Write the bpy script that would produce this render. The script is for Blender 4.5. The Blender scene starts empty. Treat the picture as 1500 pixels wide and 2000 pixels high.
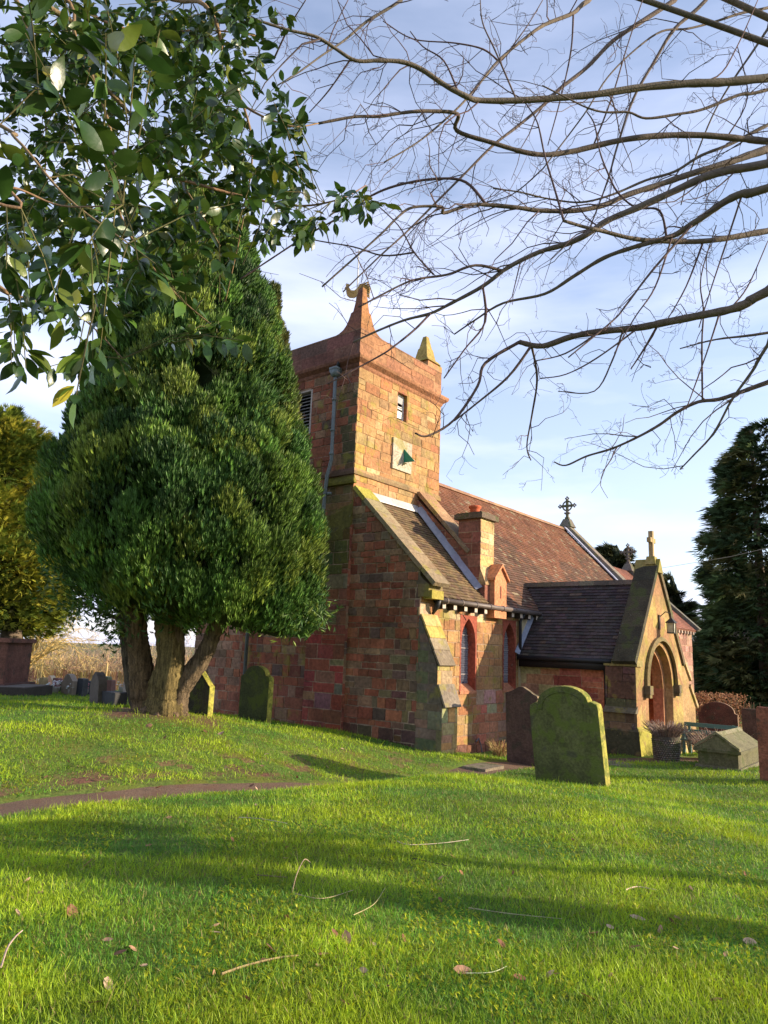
import bpy, bmesh, math, random
import numpy as np
from mathutils import Matrix, Vector
random.seed(7); rng = np.random.default_rng(7)
scene = bpy.context.scene
COL = scene.collection
# ------------------------------------------------------------------ camera
F, CX, CY = 1400.0, 750.0, 1000.0
YAW, PITCH, ROLL = math.radians(39.2), math.radians(11.0), math.radians(2.25)
CAM = np.array([0.0, 0.0, 1.6])
FW = np.array([math.cos(YAW)*math.cos(PITCH), math.sin(YAW)*math.cos(PITCH), math.sin(PITCH)])
_r0 = np.array([math.sin(YAW), -math.cos(YAW), 0.0]); _u0 = np.cross(_r0, FW)
RT = math.cos(ROLL)*_r0 + math.sin(ROLL)*_u0
UP = -math.sin(ROLL)*_r0 + math.cos(ROLL)*_u0
cd = bpy.data.cameras.new('camera'); co = bpy.data.objects.new('camera', cd); COL.objects.link(co)
cd.sensor_fit = 'VERTICAL'; cd.sensor_height = 20.0; cd.lens = 14.0; cd.clip_start = 0.05; cd.clip_end = 3000
M = Matrix([[RT[0], UP[0], -FW[0], CAM[0]], [RT[1], UP[1], -FW[1], CAM[1]], [RT[2], UP[2], -FW[2], CAM[2]], [0, 0, 0, 1]])
co.matrix_world = M
scene.camera = co
# ------------------------------------------------------------------ light
SUN_AZ, SUN_EL = math.radians(-54.0), math.radians(16.5)     # azimuth counted from +x (east) towards +y (north)
sdir = Vector((math.cos(SUN_AZ)*math.cos(SUN_EL), math.sin(SUN_AZ)*math.cos(SUN_EL), math.sin(SUN_EL)))
sl = bpy.data.lights.new('sun', 'SUN'); so = bpy.data.objects.new('sun', sl); COL.objects.link(so)
so.rotation_euler = sdir.to_track_quat('Z', 'Y').to_euler(); so.location = (20, -20, 30)
sl.energy = 3.2; sl.angle = math.radians(0.5); sl.color = (1.0, 0.84, 0.62)
W = bpy.data.worlds.new('World'); scene.world = W; W.use_nodes = True
nt = W.node_tree; N = nt.nodes; Lk = nt.links; N.clear()
wo = N.new('ShaderNodeOutputWorld'); bg = N.new('ShaderNodeBackground'); sky = N.new('ShaderNodeTexSky')
sky.sky_type = 'NISHITA'; sky.sun_disc = False; sky.sun_elevation = SUN_EL
sky.sun_rotation = math.pi/2 - SUN_AZ
sky.air_density = 1.0; sky.dust_density = 0.6; sky.ozone_density = 1.2
tc = N.new('ShaderNodeTexCoord'); mp = N.new('ShaderNodeMapping'); mp.inputs['Scale'].default_value = (1.0, 1.0, 4.5)
mp.inputs['Rotation'].default_value = (0.1, 0.05, 0.6)
nz = N.new('ShaderNodeTexNoise'); nz.inputs['Scale'].default_value = 1.9; nz.inputs['Detail'].default_value = 7; nz.inputs['Roughness'].default_value = 0.52
cr = N.new('ShaderNodeValToRGB'); cr.color_ramp.elements[0].position = 0.40; cr.color_ramp.elements[1].position = 0.70
sx = N.new('ShaderNodeSeparateXYZ'); hr = N.new('ShaderNodeMapRange')
hr.inputs['From Min'].default_value = 0.0; hr.inputs['From Max'].default_value = 0.75; hr.inputs['To Min'].default_value = 1.15; hr.inputs['To Max'].default_value = 0.30
mm = N.new('ShaderNodeMath'); mm.operation = 'MULTIPLY'
ma = N.new('ShaderNodeMath'); ma.operation = 'MULTIPLY_ADD'; ma.inputs[1].default_value = 0.38; ma.use_clamp = True
mx = N.new('ShaderNodeMix'); mx.data_type = 'RGBA'
SKY_CLOUD = (4.0, 4.25, 5.5, 1.0)
mx.inputs['B'].default_value = SKY_CLOUD
Lk.new(tc.outputs['Generated'], mp.inputs['Vector']); Lk.new(mp.outputs[0], nz.inputs['Vector']); Lk.new(nz.outputs['Fac'], cr.inputs[0])
Lk.new(tc.outputs['Generated'], sx.inputs[0]); Lk.new(sx.outputs['Z'], hr.inputs['Value'])
Lk.new(cr.outputs[0], mm.inputs[0]); Lk.new(hr.outputs[0], mm.inputs[1])
Lk.new(hr.outputs[0], ma.inputs[0]); Lk.new(mm.outputs[0], ma.inputs[2])
tn = N.new('ShaderNodeMix'); tn.data_type = 'RGBA'; tn.blend_type = 'MULTIPLY'; tn.inputs['Factor'].default_value = 1; tn.inputs['B'].default_value = (1.04, 1.0, 1.04, 1)
Lk.new(sky.outputs[0], tn.inputs['A']); Lk.new(ma.outputs[0], mx.inputs['Factor']); Lk.new(tn.outputs['Result'], mx.inputs['A'])
Lk.new(mx.outputs['Result'], bg.inputs['Color']); Lk.new(bg.outputs[0], wo.inputs[0])
bg.inputs['Strength'].default_value = 0.10
scene.view_settings.view_transform = 'Standard'; scene.view_settings.look = 'None'
scene.view_settings.gamma = 1.0; scene.view_settings.exposure = 1.5
scene.cycles.max_bounces = 8; scene.cycles.transparent_max_bounces = 8

# ------------------------------------------------------------------ tracing helpers (real planes, real distances)
def ray(u, v):
    d = FW*F + RT*(u-CX) - UP*(v-CY); return d/np.linalg.norm(d)
def onp(u, v, ax, val):
    d = ray(u, v); i = 'xyz'.index(ax); return CAM + d*((val-CAM[i])/d[i])
def at(u, v, dep):
    d = ray(u, v); return CAM + d*(dep/(d@FW))
def axis_u(ax, z):
    d = np.array([ax[0], ax[1], z])-CAM; return CX+F*(d@RT)/(d@FW)
def lerp(a, b, t): return a + (b-a)*t
def unit(v):
    v = np.asarray(v, float); return v/(np.linalg.norm(v)+1e-9)

# ------------------------------------------------------------------ terrain
CP = np.array([
 (0,0,0),(3,2,0),(6,3,-.08),(3,5,-.03),(8,2,-.14),(1,6,0),(-4,4,0.02),(-5,-5,0),(4,-6,-.05),
 (4.0,7.0,-.09),(6.2,6.6,-.09),(7.4,6.1,-.06),(9.3,6.15,-.10),(1,7.4,-.06),
 (3.6,8.25,-.22),(5.5,8.05,-.22),(7.2,7.45,-.24),(8.9,7.35,-.42),(10.6,7.4,-.52),(1,8.4,-.2),
 (5,10,.07),(6.5,10.2,.13),(8.2,11.9,.32),(8,9.6,.04),(9.8,9.4,-.08),(9.6,12.5,.2),(6,13,.3),(7,16,.26),(3.5,11.5,.15),
 (12.4,8.44,-.35),(12.4,11.16,-.2),(12.4,12.9,-.18),(12.4,15.5,-.25),(10.7,12,.06),(11,14.3,-.02),
 (14.3,9.0,-.57),(16.6,8.5,-.6),(16.6,6,-.47),(20.2,6,-.68),(18,4.5,-.5),(11.2,5.1,-.35),(12.5,7,-.46),(15,4,-.38),(16,3.2,-.4),(10,3.6,-.24),
 (22,5,-.7),(30,4,-.8),(14.5,2.5,-.38),(40,0,-1),(20,-6,-.6),(12,-4,-.3),
 (10,23,.04),(8,20,.14),(12.6,25.7,-.13),(14.5,29.7,-.36),(16.4,33.6,-.75),(13.8,24.2,-.17),(10.6,27.5,-.16),(15,32,-.55),(20,45,-1.5),(5,42,-1.2),(-10,30,-.6),(-12,10,-.05),(30,30,-1.2),(40,20,-1.2),
 (70,60,-3),(-40,80,-3),(80,0,-2.5),(60,-50,-2),(-60,-10,-2),(0,-60,-2),(20,90,-3)], float)
def _tps(r2): return np.where(r2 > 1e-9, 0.5*r2*np.log(np.maximum(r2, 1e-12)), 0)
_n = len(CP); _A = np.zeros((_n+3, _n+3))
_A[:_n, :_n] = _tps(((CP[:, None, :2]-CP[None, :, :2])**2).sum(-1)) + np.eye(_n)*0.6
_P = np.c_[np.ones(_n), CP[:, :2]]; _A[:_n, _n:] = _P; _A[_n:, :_n] = _P.T
_w = np.linalg.solve(_A, np.r_[CP[:, 2], 0, 0, 0])
def gz(x, y):
    x = np.atleast_1d(np.asarray(x, float)); y = np.atleast_1d(np.asarray(y, float)); out = np.empty(len(x))
    for s in range(0, len(x), 20000):
        xx, yy = x[s:s+20000], y[s:s+20000]
        k = _tps((xx[:, None]-CP[:, 0])**2 + (yy[:, None]-CP[:, 1])**2)
        z = k@_w[:_n] + _w[_n] + _w[_n+1]*xx + _w[_n+2]*yy
        r = np.hypot(xx-12, yy-10); t = np.clip((r-45)/45, 0, 1)
        bump = 0.012*np.sin(xx*3.1+yy*1.7)*np.sin(yy*2.3-xx*.9) + 0.02*np.sin(xx*.9-yy*1.3+1)*np.sin(yy*.8+2)
        out[s:s+20000] = (z+bump*(1-t))*(1-t) + -3.0*t
    return out
def gz1(x, y): return float(gz(x, y)[0])
def ground(u, v):
    d = ray(u, v); ts = np.linspace(2, 90, 1800); p = CAM + ts[:, None]*d
    below = p[:, 2] < gz(p[:, 0], p[:, 1]); i = int(np.argmax(below)) if below.any() else len(ts)-1
    a, b = ts[max(i-1, 0)], ts[i]
    for _ in range(20):
        m = (a+b)/2; q = CAM+m*d
        if q[2] < gz1(q[0], q[1]): b = m
        else: a = m
    return CAM + b*d

# ------------------------------------------------------------------ mesh helpers
def link(o, parent=None):
    COL.objects.link(o)
    if parent is not None: o.parent = parent
    return o
def origin_of(parent):
    off = Vector((0, 0, 0))
    while parent is not None:
        off = off + Vector(parent.location); parent = parent.parent
    return off
def raw_mesh(name, V, faces, cols, mat, parent=None, smooth=False, loc=None):
    """V (n,3) world coordinates, faces list, cols per face"""
    me = bpy.data.meshes.new(name)
    off = np.array(origin_of(parent)) if parent is not None else (np.array(loc) if loc is not None else np.zeros(3))
    me.from_pydata((np.asarray(V)-off).tolist(), [], faces)
    at_ = me.color_attributes.new('Col', 'FLOAT_COLOR', 'CORNER')
    cnt = [len(f) for f in faces]
    cc = np.repeat(np.c_[np.asarray(cols, float).reshape(-1, 3), np.ones(len(faces))], cnt, axis=0)
    at_.data.foreach_set('color', cc.ravel())
    if smooth: me.polygons.foreach_set('use_smooth', [True]*len(faces))
    me.materials.append(mat); me.update()
    o = bpy.data.objects.new(name, me)
    if loc is not None and parent is None: o.location = loc
    return link(o, parent)
class MB:
    def __init__(self): self.v, self.f, self.c = [], [], []
    def face(self, pts, col):
        n = len(self.v); self.v += [tuple(map(float, p)) for p in pts]; self.f.append(tuple(range(n, n+len(pts)))); self.c.append(col)
    def box(self, a, b, col):
        x0, y0, z0 = a; x1, y1, z1 = b
        P = [(x0,y0,z0),(x1,y0,z0),(x1,y1,z0),(x0,y1,z0),(x0,y0,z1),(x1,y0,z1),(x1,y1,z1),(x0,y1,z1)]
        self.hexa(P, col)
    def hexa(self, P, col, west=None):
        n = len(self.v); self.v += [tuple(map(float, p)) for p in P]
        for i_, q in enumerate(((0,3,2,1),(4,5,6,7),(0,1,5,4),(1,2,6,5),(2,3,7,6),(3,0,4,7))): self.f.append(tuple(n+i for i in q)); self.c.append(west if west and i_ == 5 else col)
    def obox(self, c, ax, ay, az, col):
        c, ax, ay, az = (np.asarray(t, float) for t in (c, ax, ay, az))
        s = [(-1,-1,-1),(1,-1,-1),(1,1,-1),(-1,1,-1),(-1,-1,1),(1,-1,1),(1,1,1),(-1,1,1)]
        self.hexa([c+ax*i+ay*j+az*k for i, j, k in s], col)
    def prism(self, poly, vec, col):
        """poly: list of 3D points (planar), vec: extrusion"""
        n = len(self.v); m = len(poly); vec = np.asarray(vec, float)
        self.v += [tuple(map(float, p)) for p in poly] + [tuple(np.asarray(p, float)+vec) for p in poly]
        self.f.append(tuple(range(n+m-1, n-1, -1))); self.c.append(col)
        self.f.append(tuple(range(n+m, n+2*m))); self.c.append(col)
        for i in range(m):
            j = (i+1) % m; self.f.append((n+i, n+j, n+m+j, n+m+i)); self.c.append(col)
    def tube(self, pts, rad, col, k=6, cap=True):
        pts = [np.asarray(p, float) for p in pts]; rad = rad if hasattr(rad, '__len__') else [rad]*len(pts)
        n0 = len(self.v); prev = None
        for i, p in enumerate(pts):
            t = unit(pts[min(i+1, len(pts)-1)] - pts[max(i-1, 0)])
            if prev is None:
                a = np.cross(t, (0, 0, 1)) if abs(t[2]) < .9 else np.cross(t, (1, 0, 0))
            else: a = prev - t*(prev@t)
            a = unit(a); b = np.cross(t, a); prev = a
            for j in range(k):
                th = 2*math.pi*j/k; self.v.append(tuple(p + rad[i]*(a*math.cos(th)+b*math.sin(th))))
        for i in range(len(pts)-1):
            for j in range(k):
                q = (j+1) % k; s = n0+i*k
                self.f.append((s+j, s+q, s+k+q, s+k+j)); self.c.append(col)
        if cap:
            self.f.append(tuple(range(n0+k-1, n0-1, -1))); self.c.append(col)
            e = n0+(len(pts)-1)*k; self.f.append(tuple(range(e, e+k))); self.c.append(col)
    def lathe(self, c, prof, col, k=16):
        n0 = len(self.v)
        for r, z in prof:
            for j in range(k):
                th = 2*math.pi*j/k; self.v.append((c[0]+r*math.cos(th), c[1]+r*math.sin(th), c[2]+z))
        for i in range(len(prof)-1):
            for j in range(k):
                q = (j+1) % k; s = n0+i*k; self.f.append((s+j, s+q, s+k+q, s+k+j)); self.c.append(col)
        self.f.append(tuple(range(n0+k-1, n0-1, -1))); self.c.append(col)
        e = n0+(len(prof)-1)*k; self.f.append(tuple(range(e, e+k))); self.c.append(col)
    def build(self, name, mat, parent=None, smooth=False, loc=None):
        return raw_mesh(name, np.array(self.v), self.f, self.c, mat, parent, smooth, loc)
def thing(name, label, cat, loc=(0, 0, 0), group=None, kind=None):
    o = bpy.data.objects.new(name, None); o.location = loc; o.empty_display_size = .2; COL.objects.link(o)
    return tag(o, label, cat, group, kind)
def tag(o, label=None, cat=None, group=None, kind=None):
    if label: o['label'] = label
    if cat: o['category'] = cat
    if group: o['group'] = group
    if kind: o['kind'] = kind
    return o
def instmesh(name, tv, tf, pos, frames, scale, cols, mat, parent=None, smooth=False, loc=None):
    """many copies of a small template in ONE mesh (leaves, blades): tv (m,3), frames (n,3,3) rows = local axes"""
    tv = np.asarray(tv, float); n, m = len(pos), len(tv)
    if np.ndim(scale) == 1: scale = np.repeat(np.asarray(scale)[:, None], 3, 1)
    V = np.einsum('nmk,nkj->nmj', tv[None]*scale[:, None, :], frames) + pos[:, None, :]
    off = np.array(origin_of(parent)) if parent is not None else (np.array(loc) if loc is not None else np.zeros(3))
    V = (V-off).reshape(-1, 3)
    fl = np.concatenate([np.array(f) for f in tf]); cnt = np.array([len(f) for f in tf])
    LI = (fl[None] + (np.arange(n)*m)[:, None]).ravel()
    C = np.tile(cnt, n); S = np.r_[0, np.cumsum(C)[:-1]]
    me = bpy.data.meshes.new(name); me.vertices.add(len(V)); me.vertices.foreach_set('co', V.ravel())
    me.loops.add(len(LI)); me.loops.foreach_set('vertex_index', LI.astype(np.int32))
    me.polygons.add(len(C)); me.polygons.foreach_set('loop_start', S.astype(np.int32)); me.polygons.foreach_set('loop_total', C.astype(np.int32))
    if smooth: me.polygons.foreach_set('use_smooth', np.ones(len(C), bool))
    me.update(calc_edges=True)
    a = me.color_attributes.new('Col', 'FLOAT_COLOR', 'POINT')
    a.data.foreach_set('color', np.repeat(np.c_[cols, np.ones(n)], m, axis=0).astype(np.float32).ravel())
    me.materials.append(mat)
    o = bpy.data.objects.new(name, me)
    if loc is not None and parent is None: o.location = loc
    return link(o, parent)
def frames_from(D, roll_ref=None):
    """local x = D, local z ~ normal, local y = side"""
    D = D/np.linalg.norm(D, axis=1, keepdims=True)
    ref = roll_ref if roll_ref is not None else rng.normal(size=D.shape)
    Y = np.cross(ref, D); Y /= np.linalg.norm(Y, axis=1, keepdims=True)+1e-9
    return np.stack([D, Y, np.cross(D, Y)], axis=1)

# ------------------------------------------------------------------ materials
def mat(name, rough=0.9, bump=0.0, bscale=30, v1=(3, .35), v2=(40, .25), lichen=None, spec=.3, metal=0.0, transl=0.0, moss=None, coat=0):
    m = bpy.data.materials.new(name); m.use_nodes = True; n = m.node_tree.nodes; l = m.node_tree.links
    b = n['Principled BSDF']; b.inputs['Roughness'].default_value = rough; b.inputs['Metallic'].default_value = metal
    b.inputs['Specular IOR Level'].default_value = spec
    if coat: b.inputs['Coat Weight'].default_value = coat; b.inputs['Coat Roughness'].default_value = .25
    a = n.new('ShaderNodeAttribute'); a.attribute_name = 'Col'; cur = a.outputs['Color']
    g = n.new('ShaderNodeNewGeometry')
    for sc, am in (v1, v2):
        if not am: continue
        t = n.new('ShaderNodeTexNoise'); t.inputs['Scale'].default_value = sc; t.inputs['Detail'].default_value = 5; l.new(g.outputs['Position'], t.inputs['Vector'])
        r = n.new('ShaderNodeMapRange'); r.inputs['From Min'].default_value = .25; r.inputs['From Max'].default_value = .75
        r.inputs['To Min'].default_value = 1-am; r.inputs['To Max'].default_value = 1+am; l.new(t.outputs['Fac'], r.inputs['Value'])
        q = n.new('ShaderNodeMix'); q.data_type = 'RGBA'; q.blend_type = 'MULTIPLY'; q.inputs['Factor'].default_value = 1
        l.new(cur, q.inputs['A']); l.new(r.outputs[0], q.inputs['B']); cur = q.outputs['Result']
    for L in ([lichen] if isinstance(lichen, tuple) else (lichen or [])):
        col, sc, thr, amt = L
        t = n.new('ShaderNodeTexNoise'); t.inputs['Scale'].default_value = sc; t.inputs['Detail'].default_value = 6; t.inputs['Roughness'].default_value = .62
        l.new(g.outputs['Position'], t.inputs['Vector'])
        r = n.new('ShaderNodeMapRange'); r.inputs['From Min'].default_value = thr; r.inputs['From Max'].default_value = thr+.08; r.inputs['To Max'].default_value = amt
        l.new(t.outputs['Fac'], r.inputs['Value'])
        q = n.new('ShaderNodeMix'); q.data_type = 'RGBA'; q.inputs['B'].default_value = (*col, 1); l.new(r.outputs[0], q.inputs['Factor']); l.new(cur, q.inputs['A']); cur = q.outputs['Result']
    l.new(cur, b.inputs['Base Color'])
    if bump:
        t = n.new('ShaderNodeTexNoise'); t.inputs['Scale'].default_value = bscale; t.inputs['Detail'].default_value = 6; l.new(g.outputs['Position'], t.inputs['Vector'])
        u = n.new('ShaderNodeBump'); u.inputs['Strength'].default_value = bump; u.inputs['Distance'].default_value = .02; l.new(t.outputs['Fac'], u.inputs['Height']); l.new(u.outputs[0], b.inputs['Normal'])
    if transl:
        tr = n.new('ShaderNodeBsdfTranslucent'); l.new(cur, tr.inputs['Color']); mxs = n.new('ShaderNodeMixShader'); mxs.inputs[0].default_value = transl
        l.new(b.outputs[0], mxs.inputs[1]); l.new(tr.outputs[0], mxs.inputs[2]); l.new(mxs.outputs[0], n['Material Output'].inputs['Surface'])
    return m
M_STONE = mat('sandstone', .92, .9, 18, (1.6, .38), (14, .38), [((.36, .33, .27), 9, .66, .55), ((.05, .04, .035), 3.3, .62, .55)])
M_STONE_S = mat('sandstone_lichen', .92, .9, 18, (1.6, .30), (14, .32), [((.25, .215, .035), 2.3, .55, .6), ((.22, .13, .07), 3.7, .57, .5), ((.42, .36, .24), 9, .66, .5)])
M_DARKSTONE = mat('weathered_stone', .95, .7, 25, (2.5, .4), (30, .35), [((.35, .36, .30), 14, .66, .7), ((.06, .075, .02), 2.5, .52, .7)])
M_TILE = mat('clay_tile', .85, .35, 40, (1.3, .35), (18, .25), ((.22, .18, .12), 2.6, .60, .4))
M_TILE_DK = mat('dark_tile', .7, .35, 40, (1.3, .3), (18, .3), ((.10, .09, .08), 6, .66, .5))
M_LEAD = mat('lead', .55, .2, 12, (2, .25), (15, .15), metal=.2, spec=.4)
M_IRON = mat('painted_iron', .5, .1, 30, (2, .2), (30, .2))
M_WOOD = mat('wood', .8, .5, 30, (2, .25), (30, .25))
M_GRAVE = mat('headstone_stone', .93, .8, 28, (3.0, .45), (24, .35), [((.10, .13, .02), 4.5, .50, .75), ((.05, .045, .035), 3, .58, .7)])
M_GRAVE_RED = mat('red_headstone_stone', .93, .8, 28, (3.0, .4), (24, .3), [((.05, .045, .03), 4, .54, .7), ((.34, .33, .27), 16, .70, .6)])
M_GRAVE_FAR = mat('far_headstone_stone', .8, .3, 20, (3, .2), (15, .15))
M_GLASS = mat('window_glass', .15, .0, 1, (8, .3), (30, 0), spec=.6)
M_FOL = mat('cypress_foliage', .55, 0, 1, (.9, .3), (6, .3), transl=.12, spec=.3)
M_FOL_FAR = mat('far_foliage', .65, 0, 1, (.5, .3), (4, .25), transl=.2, spec=.2)
M_HOLLY = mat('holly_leaf', .32, .05, 60, (5, .25), (40, .15), transl=.22, spec=.45)
M_BARK = mat('bark', .95, 1.0, 18, (4, .35), (30, .4))
M_BARK_F = mat('furrowed_bark', .95, 0, 18, (4, .35), (30, .3))
def _furrow(m):
    n = m.node_tree.nodes; l = m.node_tree.links; g = n.new('ShaderNodeNewGeometry'); q = n.new('ShaderNodeMapping'); q.inputs['Scale'].default_value = (1, 1, .12)
    t = n.new('ShaderNodeTexNoise'); t.inputs['Scale'].default_value = 22; t.inputs['Detail'].default_value = 6; t.inputs['Roughness'].default_value = .65; l.new(g.outputs['Position'], q.inputs['Vector']); l.new(q.outputs[0], t.inputs['Vector'])
    u = n.new('ShaderNodeBump'); u.inputs['Strength'].default_value = 1; u.inputs['Distance'].default_value = .06; l.new(t.outputs['Fac'], u.inputs['Height']); b = n['Principled BSDF']; l.new(u.outputs[0], b.inputs['Normal'])
    r = n.new('ShaderNodeMapRange'); r.inputs['From Min'].default_value = .35; r.inputs['From Max'].default_value = .62; r.inputs['To Min'].default_value = .35; r.inputs['To Max'].default_value = 1.25; l.new(t.outputs['Fac'], r.inputs['Value'])
    x = n.new('ShaderNodeMix'); x.data_type = 'RGBA'; x.blend_type = 'MULTIPLY'; x.inputs['Factor'].default_value = 1; src = b.inputs['Base Color'].links[0].from_socket; l.new(src, x.inputs['A']); l.new(r.outputs[0], x.inputs['B']); l.new(x.outputs['Result'], b.inputs['Base Color'])
_furrow(M_BARK_F)
M_TWIG = mat('bare_bark', .85, .4, 60, (3, .3), (25, .25))
M_GRASS = mat('grass_blade', .55, 0, 1, (.55, .28), (3.5, .28), transl=.35, spec=.3)
M_LITTER = mat('dead_leaf', .85, .3, 40, (3, .3), (30, .3), transl=.15)
M_PLAIN = mat('paint', .6, .1, 30, (3, .15), (25, .12))
M_PATH = mat('path_tarmac', .95, .8, 60, (1.2, .3), (45, .4), ((.16, .085, .05), 3.5, .52, .8))

def jit(c, s=.12):
    k = 1+random.uniform(-s, s); return tuple(max(0.003, x*k*(1+random.uniform(-s, s)*.4)) for x in c)

# ------------------------------------------------------------------ masonry
def clip_poly(P, Q):
    """Sutherland-Hodgman: P by convex Q (ccw), 2D"""
    out = P
    for i in range(len(Q)):
        a, b = Q[i], Q[(i+1) % len(Q)]; inp, out = out, []
        if not inp: return []
        side = lambda p: (b[0]-a[0])*(p[1]-a[1])-(b[1]-a[1])*(p[0]-a[0])
        for k in range(len(inp)):
            p, q = inp[k], inp[(k+1) % len(inp)]; sp, sq = side(p), side(q)
            if sp >= 0: out.append(p)
            if sp*sq < 0:
                t = sp/(sp-sq); out.append((p[0]+(q[0]-p[0])*t, p[1]+(q[1]-p[1])*t))
    return out
def rect_minus(R, H):
    x0, z0, x1, z1 = R; a0, b0, a1, b1 = H
    if a1 <= x0 or a0 >= x1 or b1 <= z0 or b0 >= z1: return [R]
    o = []
    if b0 > z0: o.append((x0, z0, x1, b0))
    if b1 < z1: o.append((x0, b1, x1, z1))
    m0, m1 = max(z0, b0), min(z1, b1)
    if a0 > x0: o.append((x0, m0, a0, m1))
    if a1 < x1: o.append((a1, m0, x1, m1))
    return o
def area2(P): return .5*sum(P[i][0]*P[(i+1) % len(P)][1]-P[(i+1) % len(P)][0]*P[i][1] for i in range(len(P)))
MORTAR = (.33, .22, .14)
def ashlar(mb, o, ud, nd, poly, colf, holes=(), ch=(.2, .34), cl=(.25, .62), seed=1, joint=.009, proud=.012, mortar=MORTAR):
    """wall of coursed stones: o origin, ud horizontal axis, nd outward normal, poly convex ccw in (u,z)"""
    rnd = random.Random(seed); o, ud, nd = np.asarray(o, float), np.asarray(ud, float), np.asarray(nd, float); zz = np.array([0, 0, 1.0])
    P3 = lambda p, h=0: o+ud*p[0]+zz*p[1]+nd*h
    us = [p[0] for p in poly]; zs = [p[1] for p in poly]; z = min(zs)
    if area2(poly) < 0: poly = poly[::-1]
    flip = np.cross(ud, zz)@nd < 0
    def add(pts, col):
        mb.face(pts[::-1] if flip else pts, col)
    while z < max(zs):
        h = rnd.uniform(*ch); u = min(us)-rnd.uniform(0, cl[1])
        while u < max(us):
            w = rnd.uniform(*cl)*(1.25 if rnd.random() < .15 else 1); cells = [(u, z, u+w, z+h)]
            if rnd.random() < .12 and h > .22: cells = [(u, z, u+w, z+h*.5), (u, z+h*.5, u+w, z+h)]
            for c0 in cells:
                rs = [c0]
                for H in holes: rs = [q for r in rs for q in rect_minus(r, H)]
                for r in rs:
                    cell = clip_poly([(r[0], r[1]), (r[2], r[1]), (r[2], r[3]), (r[0], r[3])], poly)
                    if len(cell) < 3 or abs(area2(cell)) < 2e-4: continue
                    add([P3(p) for p in cell], mortar)
                    if r[2]-r[0] < .03 or r[3]-r[1] < .03: continue
                    jj = [joint*rnd.uniform(.5, 1.5) for _ in range(4)]; w2 = [rnd.uniform(-.006, .006) for _ in range(4)]
                    k_ = lambda: rnd.uniform(-1, 1)*min(.011, (r[2]-r[0])*.06, (r[3]-r[1])*.06); xm = lerp(r[0], r[2], rnd.uniform(.35, .65)); st = clip_poly([(r[0]+jj[0]+k_(), r[1]+jj[1]+w2[0]), (xm, r[1]+jj[1]+k_()), (r[2]-jj[2]+k_(), r[1]+jj[1]+w2[1]), (r[2]-jj[2]+k_(), r[3]-jj[3]+w2[2]), (xm, r[3]-jj[3]+k_()), (r[0]+jj[0]+k_(), r[3]-jj[3]+w2[3])], poly)
                    if len(st) < 3: continue
                    hh = proud*rnd.uniform(.3, 1.5); cx = sum(p[0] for p in st)/len(st); cz = sum(p[1] for p in st)/len(st)
                    ins = [(p[0]+(cx-p[0])*.035, p[1]+(cz-p[1])*.05) for p in st]; col = colf(cx, cz, rnd)
                    add([P3(p, hh) for p in ins], col)
                    for i in range(len(st)):
                        j = (i+1) % len(st); add([P3(st[i], .0005), P3(st[j], .0005), P3(ins[j], hh), P3(ins[i], hh)], col)
            u += w
        z += h
def pal(cols, wts, s=.2):
    tot = sum(wts); acc = []; t = 0
    for w in wts: t += w/tot; acc.append(t)
    def f(u, z, r):
        q = r.random()
        for c, a in zip(cols, acc):
            if q <= a: break
        k = 1+r.uniform(-s, s); return tuple(x*k*(1+r.uniform(-.06, .06)) for x in c)
    return f
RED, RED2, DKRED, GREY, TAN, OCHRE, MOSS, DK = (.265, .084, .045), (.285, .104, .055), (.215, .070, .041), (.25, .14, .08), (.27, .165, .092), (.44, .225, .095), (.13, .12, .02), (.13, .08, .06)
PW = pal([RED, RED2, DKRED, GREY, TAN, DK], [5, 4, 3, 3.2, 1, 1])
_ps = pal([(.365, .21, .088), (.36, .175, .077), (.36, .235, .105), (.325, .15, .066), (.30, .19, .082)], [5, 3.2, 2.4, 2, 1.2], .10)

# ================================================================== GROUND
xs = np.unique(np.r_[np.linspace(-700, -60, 14), np.linspace(-60, -10, 26), np.arange(-10, 26, .22), np.linspace(26, 70, 60), np.linspace(70, 900, 16)])
ys = np.unique(np.r_[np.linspace(-700, -60, 14), np.linspace(-60, -8, 26), np.arange(-8, 26, .22), np.linspace(26, 80, 60), np.linspace(80, 900, 16)])
PATH = np.array([(-6, 8.9), (-2, 8.75), (1, 8.5), (3.7, 8.2), (5.5, 7.95), (7.2, 7.45), (8.8, 7.25), (10.6, 7.2), (13, 7.3), (15, 6.6), (16.9, 5.0), (18.4, 5.2)])
def path_dist(x, y):
    d = np.full(len(x), 1e9)
    for a, b in zip(PATH[:-1], PATH[1:]):
        ab = b-a; t = np.clip(((x-a[0])*ab[0]+(y-a[1])*ab[1])/(ab@ab), 0, 1); d = np.minimum(d, np.hypot(x-a[0]-t*ab[0], y-a[1]-t*ab[1]))
    return d
TREE = np.array([8.21, 11.93])
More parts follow.
